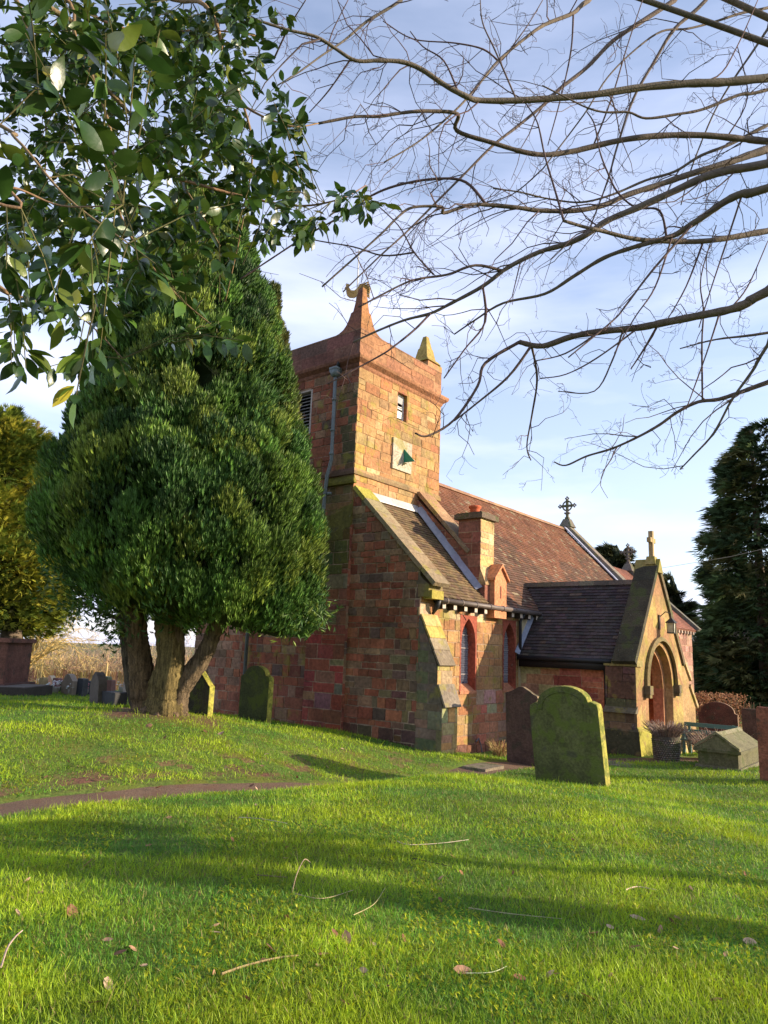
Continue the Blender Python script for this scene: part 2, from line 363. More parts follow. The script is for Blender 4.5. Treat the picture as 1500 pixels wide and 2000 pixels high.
def litter(x, y):
    """bare needle and leaf litter round the trunk and along the path bank"""
    n1 = np.sin(x*2.7+1)*np.sin(y*3.3+.5)+.6*np.sin(x*6.1-y*4.7)
    a = np.clip(1.15-np.hypot(x-TREE[0], y-TREE[1])/1.45+.3*n1, 0, 1)
    b = np.exp(-((path_dist(x, y)-.62)/.22)**2)*np.clip(.35+.5*n1, 0, 1)*(y > 7.4)*(x < 8.5)
    c = np.exp(-(((x-5.0)/.5)**2+((y-8.75)/.25)**2))
    n2 = np.sin(x*5.1+.8*np.sin(y*4.3))*np.sin(y*5.7+1.3)+.7*np.sin(x*11.3-y*8.9)*np.sin(y*13.1)
    pdv = path_dist(x, y); d = np.clip(n2*.9-.05, 0, .75)*np.exp(-((pdv-1.1)/.8)**2)*(y > 7.6)*(x > 4.6)*(x < 11.5)
    return np.clip(np.maximum(np.maximum(np.maximum(a, b), c), d), 0, 1)
X, Y = np.meshgrid(xs, ys); xf, yf = X.ravel(), Y.ravel(); zf = gz(xf, yf)
pd = path_dist(xf, yf); inner = (np.abs(xf-8) < 18) & (np.abs(yf-8) < 18)
zf = zf - np.where(inner, .05*np.clip(1-(pd-.2)/.35, 0, 1), 0)
nx, ny = len(xs), len(ys)
idx = np.arange(nx*ny).reshape(ny, nx); Q = np.stack([idx[:-1, :-1], idx[:-1, 1:], idx[1:, 1:], idx[1:, :-1]], -1).reshape(-1, 4)
lt = litter(xf, yf)[:, None]
gc = (1-lt)*np.array([.10, .15, .018]) + lt*np.array([.17, .075, .045])
fade = np.clip((np.hypot(xf-10, yf-10)-35)/40, 0, 1)[:, None]; gc = gc*(1-fade)+fade*np.array([.10, .11, .03])
M_GROUND = mat('lawn_soil', .95, .8, 30, (.6, .35), (14, .45), [((.14, .14, .012), 1.2, .5, .6), ((.06, .045, .02), 9, .6, .5)])
g = raw_mesh('ground', np.c_[xf, yf, zf], Q.tolist(), gc[Q[:, 0]], M_GROUND, smooth=True); tag(g, kind='structure')
# path sheet
pp = []
for a, b in zip(PATH[:-1], PATH[1:]):
    for t in np.linspace(0, 1, 14, endpoint=False): pp.append(a+(b-a)*t)
pp = np.array(pp); sm = pp.copy()
for _ in range(8): sm[1:-1] = (sm[:-2]+sm[1:-1]*2+sm[2:])/4
tg = np.gradient(sm, axis=0); tg /= np.linalg.norm(tg, axis=1, keepdims=True); nn = np.c_[-tg[:, 1], tg[:, 0]]
PV, PF = [], []
for i in range(len(sm)):
    for j, o_ in enumerate((-.5, -.25, 0, .25, .5)):
        wv = o_*(1+.06*math.sin(i*.9+j)+.05*math.sin(i*2.3)); p = sm[i]+nn[i]*wv; PV.append((p[0], p[1], gz1(p[0], p[1])-.05+.022))
for i in range(len(sm)-1):
    for j in range(4): PF.append((i*5+j, (i+1)*5+j, (i+1)*5+j+1, i*5+j+1)[::-1])
tag(raw_mesh('path', PV, PF, [(.155, .095, .06)]*len(PF), M_PATH, smooth=True), kind='structure')
# stone slab set in the grass
def slab(u, v, lx, ly, label):
    p = ground(u, v); mb = MB(); h = .012
    mb.hexa([(p[0]-lx, p[1]-ly, p[2]-.1), (p[0]+lx, p[1]-ly*.9, p[2]-.1), (p[0]+lx*.95, p[1]+ly, p[2]-.1), (p[0]-lx, p[1]+ly, p[2]-.1), (p[0]-lx, p[1]-ly, p[2]+h), (p[0]+lx, p[1]-ly*.9, p[2]+h), (p[0]+lx*.95, p[1]+ly, p[2]+h), (p[0]-lx, p[1]+ly, p[2]+h)], (.20, .16, .11))
    tag(mb.build('stone_slab', M_DARKSTONE, None, loc=tuple(p)), label, 'slab')
slab(945, 1497, .36, .25, 'flat mossy stone slab set in the grass before the dark peaked headstone')
slab(1212, 1493, .30, .35, 'small pale stone slab in the grass between the big green headstone and the porch')

# ================================================================== CHURCH
CH = thing('church', 'red sandstone parish church with square pinnacled west tower, tiled nave and gabled south porch', 'church', (12.43, 9.1, -.4))
TX0, TX1, TY0, TY1 = 12.43, 15.98, 11.11, 14.69
YC = (TY0+TY1)/2; YS = 9.08; YN = 2*YC-YS; XA = 12.46
def p_tower_s(u, z, r):
    x = TX0+u
    if r.random() < .3 and x < 12.85 and z > 5.7 and z < 8.2: return (.36*r.uniform(.9, 1.1), .23, .06)
    if z > 8.0 and r.random() < .12: return (.38, .23, .08)
    if r.random() < .04: return (.46, .34, .17)
    return _ps(u, z, r)
def p_tower_w(u, z, r):
    if u > 3.58-.42 and z > 5.9 and z < 8.0 and r.random() < .85: return (.11*r.uniform(.7, 1.2), .075, .035)
    if z < 5.9 and u > 2.4 and z > 4 and r.random() < .8: return (.17*r.uniform(.7, 1.2), .105, .045)
    return PW(u, z, r)
def p_dark_west(u, z, r):
    c = PW(u, z, r)
    return c
# --- tower walls (ud chosen so the (u,z) polygon stays convex)
mb = MB()
zl, zs_, zt = -1.2, 5.84, 8.56
sw = (14.00-TX0, 7.56, 14.42-TX0, 8.30); sd = (13.83-TX0, 6.2, 14.63-TX0, 7.01)
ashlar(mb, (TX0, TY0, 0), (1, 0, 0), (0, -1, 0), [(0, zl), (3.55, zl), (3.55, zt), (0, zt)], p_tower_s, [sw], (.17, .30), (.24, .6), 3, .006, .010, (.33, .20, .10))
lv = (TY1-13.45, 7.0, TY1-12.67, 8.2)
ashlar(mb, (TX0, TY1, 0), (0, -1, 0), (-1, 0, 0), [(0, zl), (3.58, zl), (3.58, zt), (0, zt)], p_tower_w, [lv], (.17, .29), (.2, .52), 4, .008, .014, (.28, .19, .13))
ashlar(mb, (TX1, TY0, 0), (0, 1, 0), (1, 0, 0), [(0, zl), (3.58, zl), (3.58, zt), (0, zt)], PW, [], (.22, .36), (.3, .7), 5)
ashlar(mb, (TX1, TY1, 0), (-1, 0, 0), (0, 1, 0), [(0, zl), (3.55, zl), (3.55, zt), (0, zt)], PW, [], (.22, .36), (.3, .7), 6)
tower = mb.build('tower_wall', M_STONE_S, CH)
# string course and lower weathering
def ring(mb, x0, x1, y0, y1, prof, colf):
    """prof: list of (offset, z); closed ring of mouldings round a rectangle"""
    for (o0, z0), (o1, z1) in zip(prof[:-1], prof[1:]):
        A = [(x0-o0, y0-o0, z0), (x1+o0, y0-o0, z0), (x1+o0, y1+o0, z0), (x0-o0, y1+o0, z0)]
        B = [(x0-o1, y0-o1, z1), (x1+o1, y0-o1, z1), (x1+o1, y1+o1, z1), (x0-o1, y1+o1, z1)]
        for i in range(4):
            j = (i+1) % 4; n = max(3, 5)
            for k in range(n):
                t0, t1 = k/n, (k+1)/n; a = lambda P, t: np.array(P[i])+(np.array(P[j])-np.array(P[i]))*t
                mb.face([a(A, t0), a(A, t1), a(B, t1), a(B, t0)], colf(i))
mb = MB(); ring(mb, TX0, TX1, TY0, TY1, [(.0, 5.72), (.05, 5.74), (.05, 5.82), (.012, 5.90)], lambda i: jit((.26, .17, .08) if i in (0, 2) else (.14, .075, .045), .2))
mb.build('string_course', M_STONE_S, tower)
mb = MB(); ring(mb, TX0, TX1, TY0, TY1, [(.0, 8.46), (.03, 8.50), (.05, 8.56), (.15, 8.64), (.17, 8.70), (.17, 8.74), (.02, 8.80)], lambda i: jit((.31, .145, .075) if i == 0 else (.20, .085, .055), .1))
mb.build('cornice', M_STONE, tower)
# parapet walls
mb = MB(); pz0, pz1 = 8.78, 9.46
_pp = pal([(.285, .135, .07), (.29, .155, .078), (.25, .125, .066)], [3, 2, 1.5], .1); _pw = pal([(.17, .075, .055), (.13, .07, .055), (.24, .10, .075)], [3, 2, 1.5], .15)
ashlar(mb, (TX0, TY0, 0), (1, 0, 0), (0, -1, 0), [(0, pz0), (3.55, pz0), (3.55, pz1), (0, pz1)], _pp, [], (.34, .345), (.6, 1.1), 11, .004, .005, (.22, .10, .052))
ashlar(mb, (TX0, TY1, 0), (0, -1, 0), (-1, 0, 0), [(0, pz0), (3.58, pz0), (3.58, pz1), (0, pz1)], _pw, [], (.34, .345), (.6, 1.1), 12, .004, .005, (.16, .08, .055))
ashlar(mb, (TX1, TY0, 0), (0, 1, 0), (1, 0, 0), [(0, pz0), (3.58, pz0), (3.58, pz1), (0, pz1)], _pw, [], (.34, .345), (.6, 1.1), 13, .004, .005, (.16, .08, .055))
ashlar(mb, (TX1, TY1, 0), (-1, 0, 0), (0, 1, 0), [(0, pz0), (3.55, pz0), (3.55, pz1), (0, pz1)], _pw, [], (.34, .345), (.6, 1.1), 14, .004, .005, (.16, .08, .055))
ti = .36
for a, b in (((TX0+.001, TY0+ti-.02), (TX1, TY0+ti)), ((TX0, TY1-ti), (TX1, TY1-ti+.02)), ((TX0+ti-.02, TY0+ti), (TX0+ti, TY1-ti)), ((TX1-ti, TY0+ti), (TX1-ti+.02, TY1-ti))):
    mb.box((*a, 8.6), (*b, pz1-.003), (.2, .09, .06))
for a, b in (((TX0-.008, TY0-.008), (TX1+.008, TY0+ti)), ((TX0-.008, TY1-ti), (TX1+.008, TY1+.008)), ((TX0-.008, TY0+ti), (TX0+ti, TY1-ti)), ((TX1-ti, TY0+ti), (TX1+.008, TY1-ti))):
    mb.box((*a, pz1), (*b, pz1+.03), (.24, .13, .08))
mb.box((TX0+.2, TY0+.2, 8.5), (TX1-.2, TY1-.2, 8.7), (.2, .2, .2))
mb.build('parapet', M_STONE, tower)
def pinnacle(cx, cy, sx_, sy_, prof, cols):
    mb = MB(); rings = []
    for w, z in prof:
        rings.append([(cx-.006*sx_, cy-.006*sy_, z), (cx+sx_*w, cy-.006*sy_, z), (cx+sx_*w, cy+sy_*w, z), (cx-.006*sx_, cy+sy_*w, z)])
    rv = sx_*sy_ < 0
    for A, B in zip(rings[:-1], rings[1:]):
        for i in range(4):
            j = (i+1) % 4; q = [A[i], A[j], B[j], B[i]]; mb.face(q[::-1] if rv else q, jit(cols[i], .08))
    mb.face(rings[-1], cols[0]); mb.face(rings[0][::-1], cols[0]); mb.build('pinnacle', M_STONE, tower)
FL = [(.95, 9.475), (.74, 9.51), (.60, 9.575), (.50, 9.67), (.43, 9.79), (.375, 9.91), (.36, 9.97), (.285, 9.995), (.24, 10.15), (.20, 10.32), (.155, 10.47), (.14, 10.58)]
pinnacle(TX0, TY0, 1, 1, FL, [(.30, .14, .06), (.24, .13, .08), (.2, .1, .06), (.21, .085, .055)])
pinnacle(TX0, TY1, 1, -1, FL, [(.22, .09, .06)]*4); pinnacle(TX1, TY1, -1, -1, FL, [(.22, .1, .06)]*4)
mb = MB(); mb.box((15.30, TY0-.007, 9.46), (TX1+.008, TY0+.55, 9.66), (.40, .20, .10))
def frus(mb, c, r0, r1, z0, z1, col):
    A = [(c[0]+i*r0, c[1]+j*r0, z0) for i, j in ((-1,-1),(1,-1),(1,1),(-1,1))]; B = [(c[0]+i*r1, c[1]+j*r1, z1) for i, j in ((-1,-1),(1,-1),(1,1),(-1,1))]
    mb.hexa(A+B, col)
pc = (15.56, TY0+.28); frus(mb, pc, .33, .26, 9.66, 9.76, (.30, .22, .06)); frus(mb, pc, .22, .15, 9.76, 10.12, (.33, .24, .07)); frus(mb, pc, .135, .06, 10.12, 10.50, (.36, .26, .08))
mb.build('pinnacle', M_STONE_S, tower)
# louvred west opening
mb = MB()
mb.box((TX0+.22, 12.66, 6.98), (TX0+.25, 13.46, 8.22), (.02, .018, .016))
for k in range(13):
    z = 7.04+k*.09; mb.hexa([(TX0+.03, 12.72, z-.04), (TX0+.05, 12.72, z-.04), (TX0+.05, 13.40, z-.04), (TX0+.03, 13.40, z-.04), (TX0+.15, 12.72, z+.04), (TX0+.17, 12.72, z+.04), (TX0+.17, 13.40, z+.04), (TX0+.15, 13.40, z+.04)], (.36, .34, .32))
mb.box((TX0-.01, 12.665, 7.0), (TX0+.2, 12.72, 8.2), (.40, .33, .28)); mb.box((TX0-.01, 13.40, 7.0), (TX0+.2, 13.455, 8.2), (.40, .33, .28)); mb.box((TX0-.02, 12.72, 6.99), (TX0+.2, 13.40, 7.03), (.3, .2, .15)); mb.box((TX0-.01, 12.72, 8.16), (TX0+.2, 13.40, 8.205), (.35, .28, .22))
mb.build('louvre', M_PLAIN, tower)
# south belfry window: white frame, broken panes, red stone reveal
x0, x1, z0, z1 = 14.0, 14.42, 7.56, 8.30
mb = MB(); R_ = (.30, .10, .06)
mb.box((x0-.001, TY0-.012, z0-.05), (x1+.05, TY0+.2, z0), (.30, .16, .09)); mb.box((x1-.02, TY0-.01, z0), (x1+.05, TY0+.2, z1), R_); mb.box((x0-.03, TY0-.008, z0), (x0, TY0+.2, z1), (.40, .22, .12)); mb.box((x0-.03, TY0-.01, z1), (x1+.05, TY0+.2, z1+.05), R_)
wf = mb.build('window', M_STONE_S, tower)
mb = MB(); yb = TY0+.10; wcol = (.72, .70, .66)
for a, b in (((x0, z0+.02), (x0+.045, z1)), ((x1-.065, z0+.02), (x1-.02, z1)), ((x0+.045, z0+.02), (x1-.065, z0+.06)), ((x0+.045, z1-.04), (x1-.065, z1)), ((x0+.045, 7.90), (x1-.065, 7.93)), ((x0+.045, 7.955), (x1-.065, 7.975))):
    mb.box((a[0], yb, a[1]), (b[0], yb+.04, b[1]), wcol)
mb.build('window_frame', M_PLAIN, wf)
mb = MB(); mb.box((x0+.03, yb+.09, z0), (x1, yb+.10, z1), (.012, .012, .014)); mb.build('pane', M_GLASS, wf)
mb = MB(); mb.hexa([(x0+.11, yb-.01, 8.06), (x1-.11, yb-.02, 8.04), (x1-.11, yb-.005, 8.04), (x0+.11, yb+.005, 8.06), (x0+.10, yb-.03, 8.23), (x1-.10, yb-.03, 8.21), (x1-.10, yb-.015, 8.21), (x0+.10, yb-.015, 8.23)], (.30, .30, .30))
mb.build('shutter', M_PLAIN, wf); mb = MB(); mb.hexa([(x0+.11, yb-.012, 7.64), (x1-.13, yb-.012, 7.65), (x1-.13, yb-.002, 7.65), (x0+.11, yb-.002, 7.64), (x0+.12, yb-.02, 7.84), (x1-.12, yb-.02, 7.83), (x1-.12, yb-.01, 7.83), (x0+.12, yb-.01, 7.84)], (.66, .65, .62)); mb.build('shutter', M_PLAIN, wf)
# sundial
mb = MB(); mb.box((13.83, TY0-.055, 6.20), (14.63, TY0+.02, 7.02), (.42, .36, .27)); sdl = mb.build('sundial', M_STONE_S, tower)
mb = MB()
mb.prism([(14.28, TY0-.06, 6.80), (14.28, TY0-.06, 6.44), (14.28, TY0-.42, 6.42)], (.014, 0, 0), (.03, .22, .14)); mb.prism([(14.27, TY0-.06, 6.44), (14.20, TY0-.06, 6.33), (14.27, TY0-.18, 6.40)], (.012, 0, 0), (.35, .30, .12)); mb.build('gnomon', M_PLAIN, sdl)
mb = MB()
for k in range(11):
    a = math.pi+k*math.pi/10; c, s_ = math.cos(a), math.sin(a); r0, r1 = .18, min(.36/max(abs(c), .01), .36/max(abs(s_), .01))
    q0 = np.array((14.24+c*r0, TY0-.0565, 6.66+s_*r0*.95)); q1 = np.array((14.24+c*r1, TY0-.0565, 6.66+s_*r1)); mb.tube([q0, q1], .004, (.22, .17, .12), 4)
mb.build('hour_line', M_PLAIN, sdl)
# rainwater hopper and pipe on the west face
PIPE = (.15, .17, .17)
mb = MB(); px_ = TX0-.12
frus(mb, (px_, 11.78), .07, .12, 8.30, 8.46, PIPE); mb.box((px_-.12, 11.66, 8.46), (px_+.12, 11.90, 8.53), PIPE); mb.tube([(TX0+.1, 11.62, 8.76), (px_, 11.66, 8.70), (px_, 11.74, 8.52)], .05, (.02, .02, .022), 8)
mb.tube([(px_, 11.78, 8.32), (px_, 11.76, 6.15), (px_, 11.88, 5.75), (px_-.04, 11.92, 4.6), (px_-.04, 12.1, 4.3), (px_-.04, 14.2, 3.7), (px_-.04, 14.34, 3.5), (px_-.04, 14.34, -.1)], .045, PIPE, 8)
for z in (7.7, 6.9, 6.3, 5.3): mb.tube([(px_, 11.77, z-.03), (px_, 11.77, z+.03)], .062, PIPE, 8)
mb.build('drainpipe', M_IRON, tower, True)
# weathervane and pole on the tower roof
mb = MB(); GOLD = (.30, .19, .06); vc = np.array([14.20, YC, 0.])
mb.tube([vc+(0, 0, 8.7), vc+(0, 0, 11.3), vc+(-.02, 0, 13.1)], [.05, .03, .018], (.55, .55, .55), 6)
wv = mb.build('weathervane', M_PLAIN, tower)
mb = MB(); rdir = unit(RT*np.array([1, 1, 0]))
def cp(a, z): return vc+rdir*(a*.72-.20)+np.array([0, 0, 11.78+(z-11.9)*.72])
body = [(-.12, 11.70), (-.02, 11.62), (.14, 11.62), (.30, 11.70), (.44, 11.84), (.56, 12.02), (.52, 12.20), (.36, 12.24), (.30, 12.08), (.16, 11.94), (.02, 11.94), (-.06, 12.06), (-.12, 12.14), (-.18, 12.12), (-.24, 12.02), (-.18, 12.0), (-.16, 11.84)]
nrm = np.cross(rdir, (0, 0, 1))*.03; mb.prism([cp(*q) for q in body], nrm, GOLD)
for k in range(7):
    a = -.2+k*.28; q0 = cp(.38+.02*k, 12.16-.03*k); q1 = cp(.52+.26*math.sin(a+.9), 12.34-.10*k); q2 = cp(.66+.12*math.sin(a), 11.98-.06*k)
    mb.tube([q0, q1, q2], [.035, .032, .012], GOLD, 5)
for k in range(3): mb.tube([cp(-.16+.03*k, 12.1), cp(-.18+.05*k, 12.24)], [.03, .012], GOLD, 5)
mb.build('cockerel', M_PLAIN, wv)

# --- aisle / nave west walls with sloping tops (south aisle and its mirror)
def aisle_west(mirror):
    mb = MB()
    if not mirror:
        P = [(0, -1.2), (TY0-YS+.0, -1.2), (TY0-YS, 5.28), (0, 2.78)]   # u = y-YS seen from west: use ud=(0,-1,0)
        L = TY0-YS
        poly = [(0, -1.2), (L, -1.2), (L, 3.34), (0, 5.36)]
        ashlar(mb, (XA, TY0, 0), (0, -1, 0), (-1, 0, 0), poly, p_aisle_w, [], (.11, .27), (.14, .46), 21, .009, .018, (.33, .24, .165))
    else:
        L = TY0-YS
        poly = [(0, -1.2), (L, -1.2), (L, 5.36), (0, 3.34)]
        ashlar(mb, (XA, YN, 0), (0, -1, 0), (-1, 0, 0), poly, p_nw, [], (.16, .28), (.2, .5), 22)
    return mb.build('aisle_wall', M_STONE, CH)
_pn = pal([(.30, .18, .11), (.28, .105, .06), (.32, .115, .06), (.22, .125, .075)], [3, 3, 2, 2])
def p_nw(u, z, r): return _pn(u, z, r)
def p_aisle_w(u, z, r):
    q = r.random()
    if z > 3.2+ (2-u)*.6 and q < .6: return tuple(x*r.uniform(.8, 1.2) for x in (.17, .105, .062))
    if z < .0 and q < .7: return tuple(x*r.uniform(.7, 1.3) for x in (.11, .065, .04))
    if u > 1.1 and q < .6: return tuple(x*r.uniform(.8, 1.2) for x in ((.19, .118, .07) if r.random() < .7 else (.115, .068, .045)))
    if z > .3 and z < 1.3 and q < .3: return tuple(x*r.uniform(.8, 1.2) for x in (.20, .13, .078))
    return PW(u, z, r)
aw = aisle_west(False); awn = aisle_west(True)
# tower south-west pilaster (a few cm proud, mossy head)
mb = MB(); L = 1.22
ashlar(mb, (TX0-.06, 11.10+L, 0), (0, -1, 0), (-1, 0, 0), [(0, -1.2), (L, -1.2), (L, 4.5), (0, 4.1)], lambda u, z, r: tuple(x*r.uniform(.7, 1.25) for x in ((.10, .085, .02) if z > 3.4 else (.25, .072, .042) if r.random() < .6 else (.22, .13, .08))), [], (.22, .36), (.35, .7), 23)
ashlar(mb, (TX0-.06, 11.10, 0), (1, 0, 0), (0, -1, 0), [(0, -1.2), (.09, -1.2), (.09, 4.5), (0, 4.5)], PW, [], (.22, .36), (.3, .5), 24)
mb.hexa([(TX0-.075, 11.09, 4.45), (TX0, 11.09, 4.5), (TX0, 12.33, 4.15), (TX0-.075, 12.33, 4.07), (TX0-.06, 11.09, 4.6), (TX0, 11.09, 5.1), (TX0, 12.33, 4.8), (TX0-.06, 12.33, 4.2)], (.12, .10, .02))
mb.hexa([(TX0-.10, 11.0, 5.50), (TX0, 11.0, 5.5), (TX0, 12.0, 5.5), (TX0-.10, 12.0, 5.50), (TX0-.10, 11.02, 5.56), (TX0, 11.10, 5.73), (TX0, 12.0, 5.73), (TX0-.10, 12.0, 5.56)], (.13, .11, .015))
mb.build('buttress', M_STONE, tower)
# aisle gable coping (lit top), kneeler
def coping(y0, z0, y1, z1, xa, xb, th, col, parent, seg=7, lip=.0):
    mb = MB()
    for k in range(seg):
        t0, t1 = k/seg+.002, (k+1)/seg-.002
        a = np.array([0, lerp(y0, y1, t0), lerp(z0, z1, t0)]); b = np.array([0, lerp(y0, y1, t1), lerp(z0, z1, t1)])
        d = unit(b-a); n_ = np.array([0, -d[2], d[1]]) if y1 > y0 else np.array([0, d[2], -d[1]])
        if n_[2] < 0: n_ = -n_
        P = []
        for base in (0, th):
            for q, x in ((a, xa), (a, xb), (b, xb), (b, xa)): P.append(np.array([x, 0, 0])+q+n_*base)
        if y1 < y0: P = [P[1], P[0], P[3], P[2], P[5], P[4], P[7], P[6]]
        mb.hexa(P, col(k/seg))
    return mb.build('coping', M_STONE_S, parent)
coping(8.70, 3.00, 11.10, 5.38, XA-.07, XA+.50, .10, lambda t: jit((.25, .19, .11) if t < .8 else (.34, .28, .05), .12), aw)
coping(2*YC-8.70, 3.00, 2*YC-11.10, 5.38, XA-.07, XA+.50, .13, lambda t: jit((.30, .25, .16), .15), awn)
mb = MB(); mb.box((XA-.02, 8.84, 2.78), (XA+.5, 9.12, 3.05), (.20, .15, .07)); mb.box((XA+.02, 8.78, 2.74), (XA+.46, 9.0, 2.92), (.34, .28, .06)); mb.hexa([(XA-.015, 8.86, 3.05), (XA+.47, 8.86, 3.05), (XA+.47, 9.3, 3.05), (XA-.015, 9.3, 3.05), (XA-.015, 9.0, 3.15), (XA+.47, 9.0, 3.15), (XA+.47, 9.3, 3.45), (XA-.015, 9.3, 3.45)], (.12, .09, .06)); mb.build('kneeler', M_STONE_S, aw)
# stepped buttress at the south-west corner
mb = MB(); bx0, bx1 = XA-.005, XA+.56
BP = [(9.12, 2.36), (9.05, 2.36), (8.60, 1.40), (8.58, .97), (8.44, .58), (8.44, -1.2), (9.12, -1.2)]
def pbut(u, z, r): return tuple(x*r.uniform(.75, 1.2) for x in ((.13, .105, .075) if r.random() < .7 else (.20, .13, .09)))
def pbs(u, z, r): return tuple(x*r.uniform(.8, 1.15) for x in random.choice([(.40, .30, .13), (.42, .24, .11), (.36, .27, .15), (.44, .30, .10)]))
for poly in ([(0, -1.2), (.68, -1.2), (.68, .58), (0, .58)], [(0, .58), (.68, .58), (.54, .97), (0, .97)], [(0, .97), (.54, .97), (.52, 1.40), (0, 1.40)], [(0, 1.40), (.52, 1.40), (.07, 2.36), (0, 2.36)]):
    ashlar(mb, (bx0, 9.12, 0), (0, -1, 0), (-1, 0, 0), poly, pbut, [], (.25, .4), (.3, .5), 31, .006, .008, (.16, .12, .09))
    ashlar(mb, (bx1, 9.12, 0), (0, -1, 0), (1, 0, 0), poly, pbut, [], (.25, .4), (.3, .5), 32, .006, .008, (.16, .12, .09))
for (yq, za, zb) in ((8.44, -1.2, .55), (8.58, .95, 1.36)):
    ashlar(mb, (bx0, yq, 0), (1, 0, 0), (0, -1, 0), [(0, za), (bx1-bx0, za), (bx1-bx0, zb), (0, zb)], pbs, [], (.22, .36), (.25, .5), 33, .006, .008)
bt = mb.build('buttress', M_STONE_S, aw)
mb = MB()
def slopes(mb, ya, za, yb_, zb, n_, lip, cols):
    for k in range(n_):
        t0, t1 = k/n_, (k+1)/n_; A = np.array([lerp(ya, yb_, t0), lerp(za, zb, t0)]); B = np.array([lerp(ya, yb_, t1), lerp(za, zb, t1)]); d = unit(B-A); nr = np.array([d[1], -d[0]]); nr = nr if nr[1] > 0 else -nr
        th = .05; B2 = B+d*(lip if k == n_-1 else .012); l0 = A+nr*(.012); l1 = A+nr*th; h0 = B2+nr*.02; h1 = B2+nr*(th+.014)
        poly = [l0, l1, h1, h0]; mb.prism([(bx0-.015, q[0], q[1]) for q in poly], (bx1-bx0+.03, 0, 0), jit(cols[k], .1))
slopes(mb, 9.06, 2.40, 8.60, 1.42, 4, .09, [(.42, .30, .12), (.40, .30, .08), (.24, .19, .12), (.20, .15, .10)]); mb.build('weathering', M_STONE_S, bt)
mb = MB(); slopes(mb, 8.58, .97, 8.44, .60, 1, .09, [(.20, .16, .12)]); mb.build('weathering', M_STONE_S, bt)

# --- south wall of aisle and nave with lancets
def p_south(u, z, r):
    x = XA+u; q = r.random()
    if z > 2.3 and q < .5: return tuple(k*r.uniform(.9, 1.1) for k in (.46, .35, .20))
    if x > 14.8 and z < .8: return tuple(k*r.uniform(.85, 1.15) for k in random.choice([(.40, .15, .085), (.36, .25, .18), (.30, .20, .14), (.44, .19, .10)]))
    if z < -.2 and q < .5: return (.22, .10, .07)
    return _ps(u, z, r)
NX1 = 28.1
win = [(14.05, 14.77), (16.00, 16.68), (21.2, 21.9), (23.6, 24.3), (25.8, 26.5)]; WZ0, WZ1 = .78, 2.50
mb = MB(); holes = [(a-XA, WZ0, b-XA, WZ1) for a, b in win]
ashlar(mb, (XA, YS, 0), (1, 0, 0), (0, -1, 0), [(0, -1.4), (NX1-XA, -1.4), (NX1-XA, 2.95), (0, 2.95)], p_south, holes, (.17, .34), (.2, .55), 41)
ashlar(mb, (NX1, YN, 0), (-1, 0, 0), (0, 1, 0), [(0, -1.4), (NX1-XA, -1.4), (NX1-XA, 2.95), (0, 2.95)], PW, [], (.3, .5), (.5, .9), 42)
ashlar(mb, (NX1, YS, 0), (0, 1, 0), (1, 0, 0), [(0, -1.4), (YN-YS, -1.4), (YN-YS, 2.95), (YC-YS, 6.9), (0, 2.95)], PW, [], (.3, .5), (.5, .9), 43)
nave = mb.build('nave_wall', M_STONE_S, CH)
mb = MB(); mb.hexa([(12.9, 9.04, -.9), (13.6, 9.0, -.9), (13.6, 9.07, -.9), (12.9, 9.07, -.9), (12.9, 9.04, -.25), (13.5, 9.03, -.25), (13.5, 9.07, -.25), (12.9, 9.07, -.25)], (.28, .17, .11))
for q in range(5): mb.box((13.9+q*.42, 8.99+.01*q, -.95), (14.28+q*.42, 9.06, -.38-.02*(q % 3)), jit((.24, .10, .065), .3))
mb.build('plinth', M_STONE, nave)
def arch_z(x, xa, xb, zs0, za):
    """pointed arch height above springing"""
    c = (xa+xb)/2; h = (xb-xa)/2; r = za-zs0; R = (h*h+r*r)/(2*h); t = abs(x-c)
    return zs0+math.sqrt(max(R*R-(t+(R-h))**2, 0))
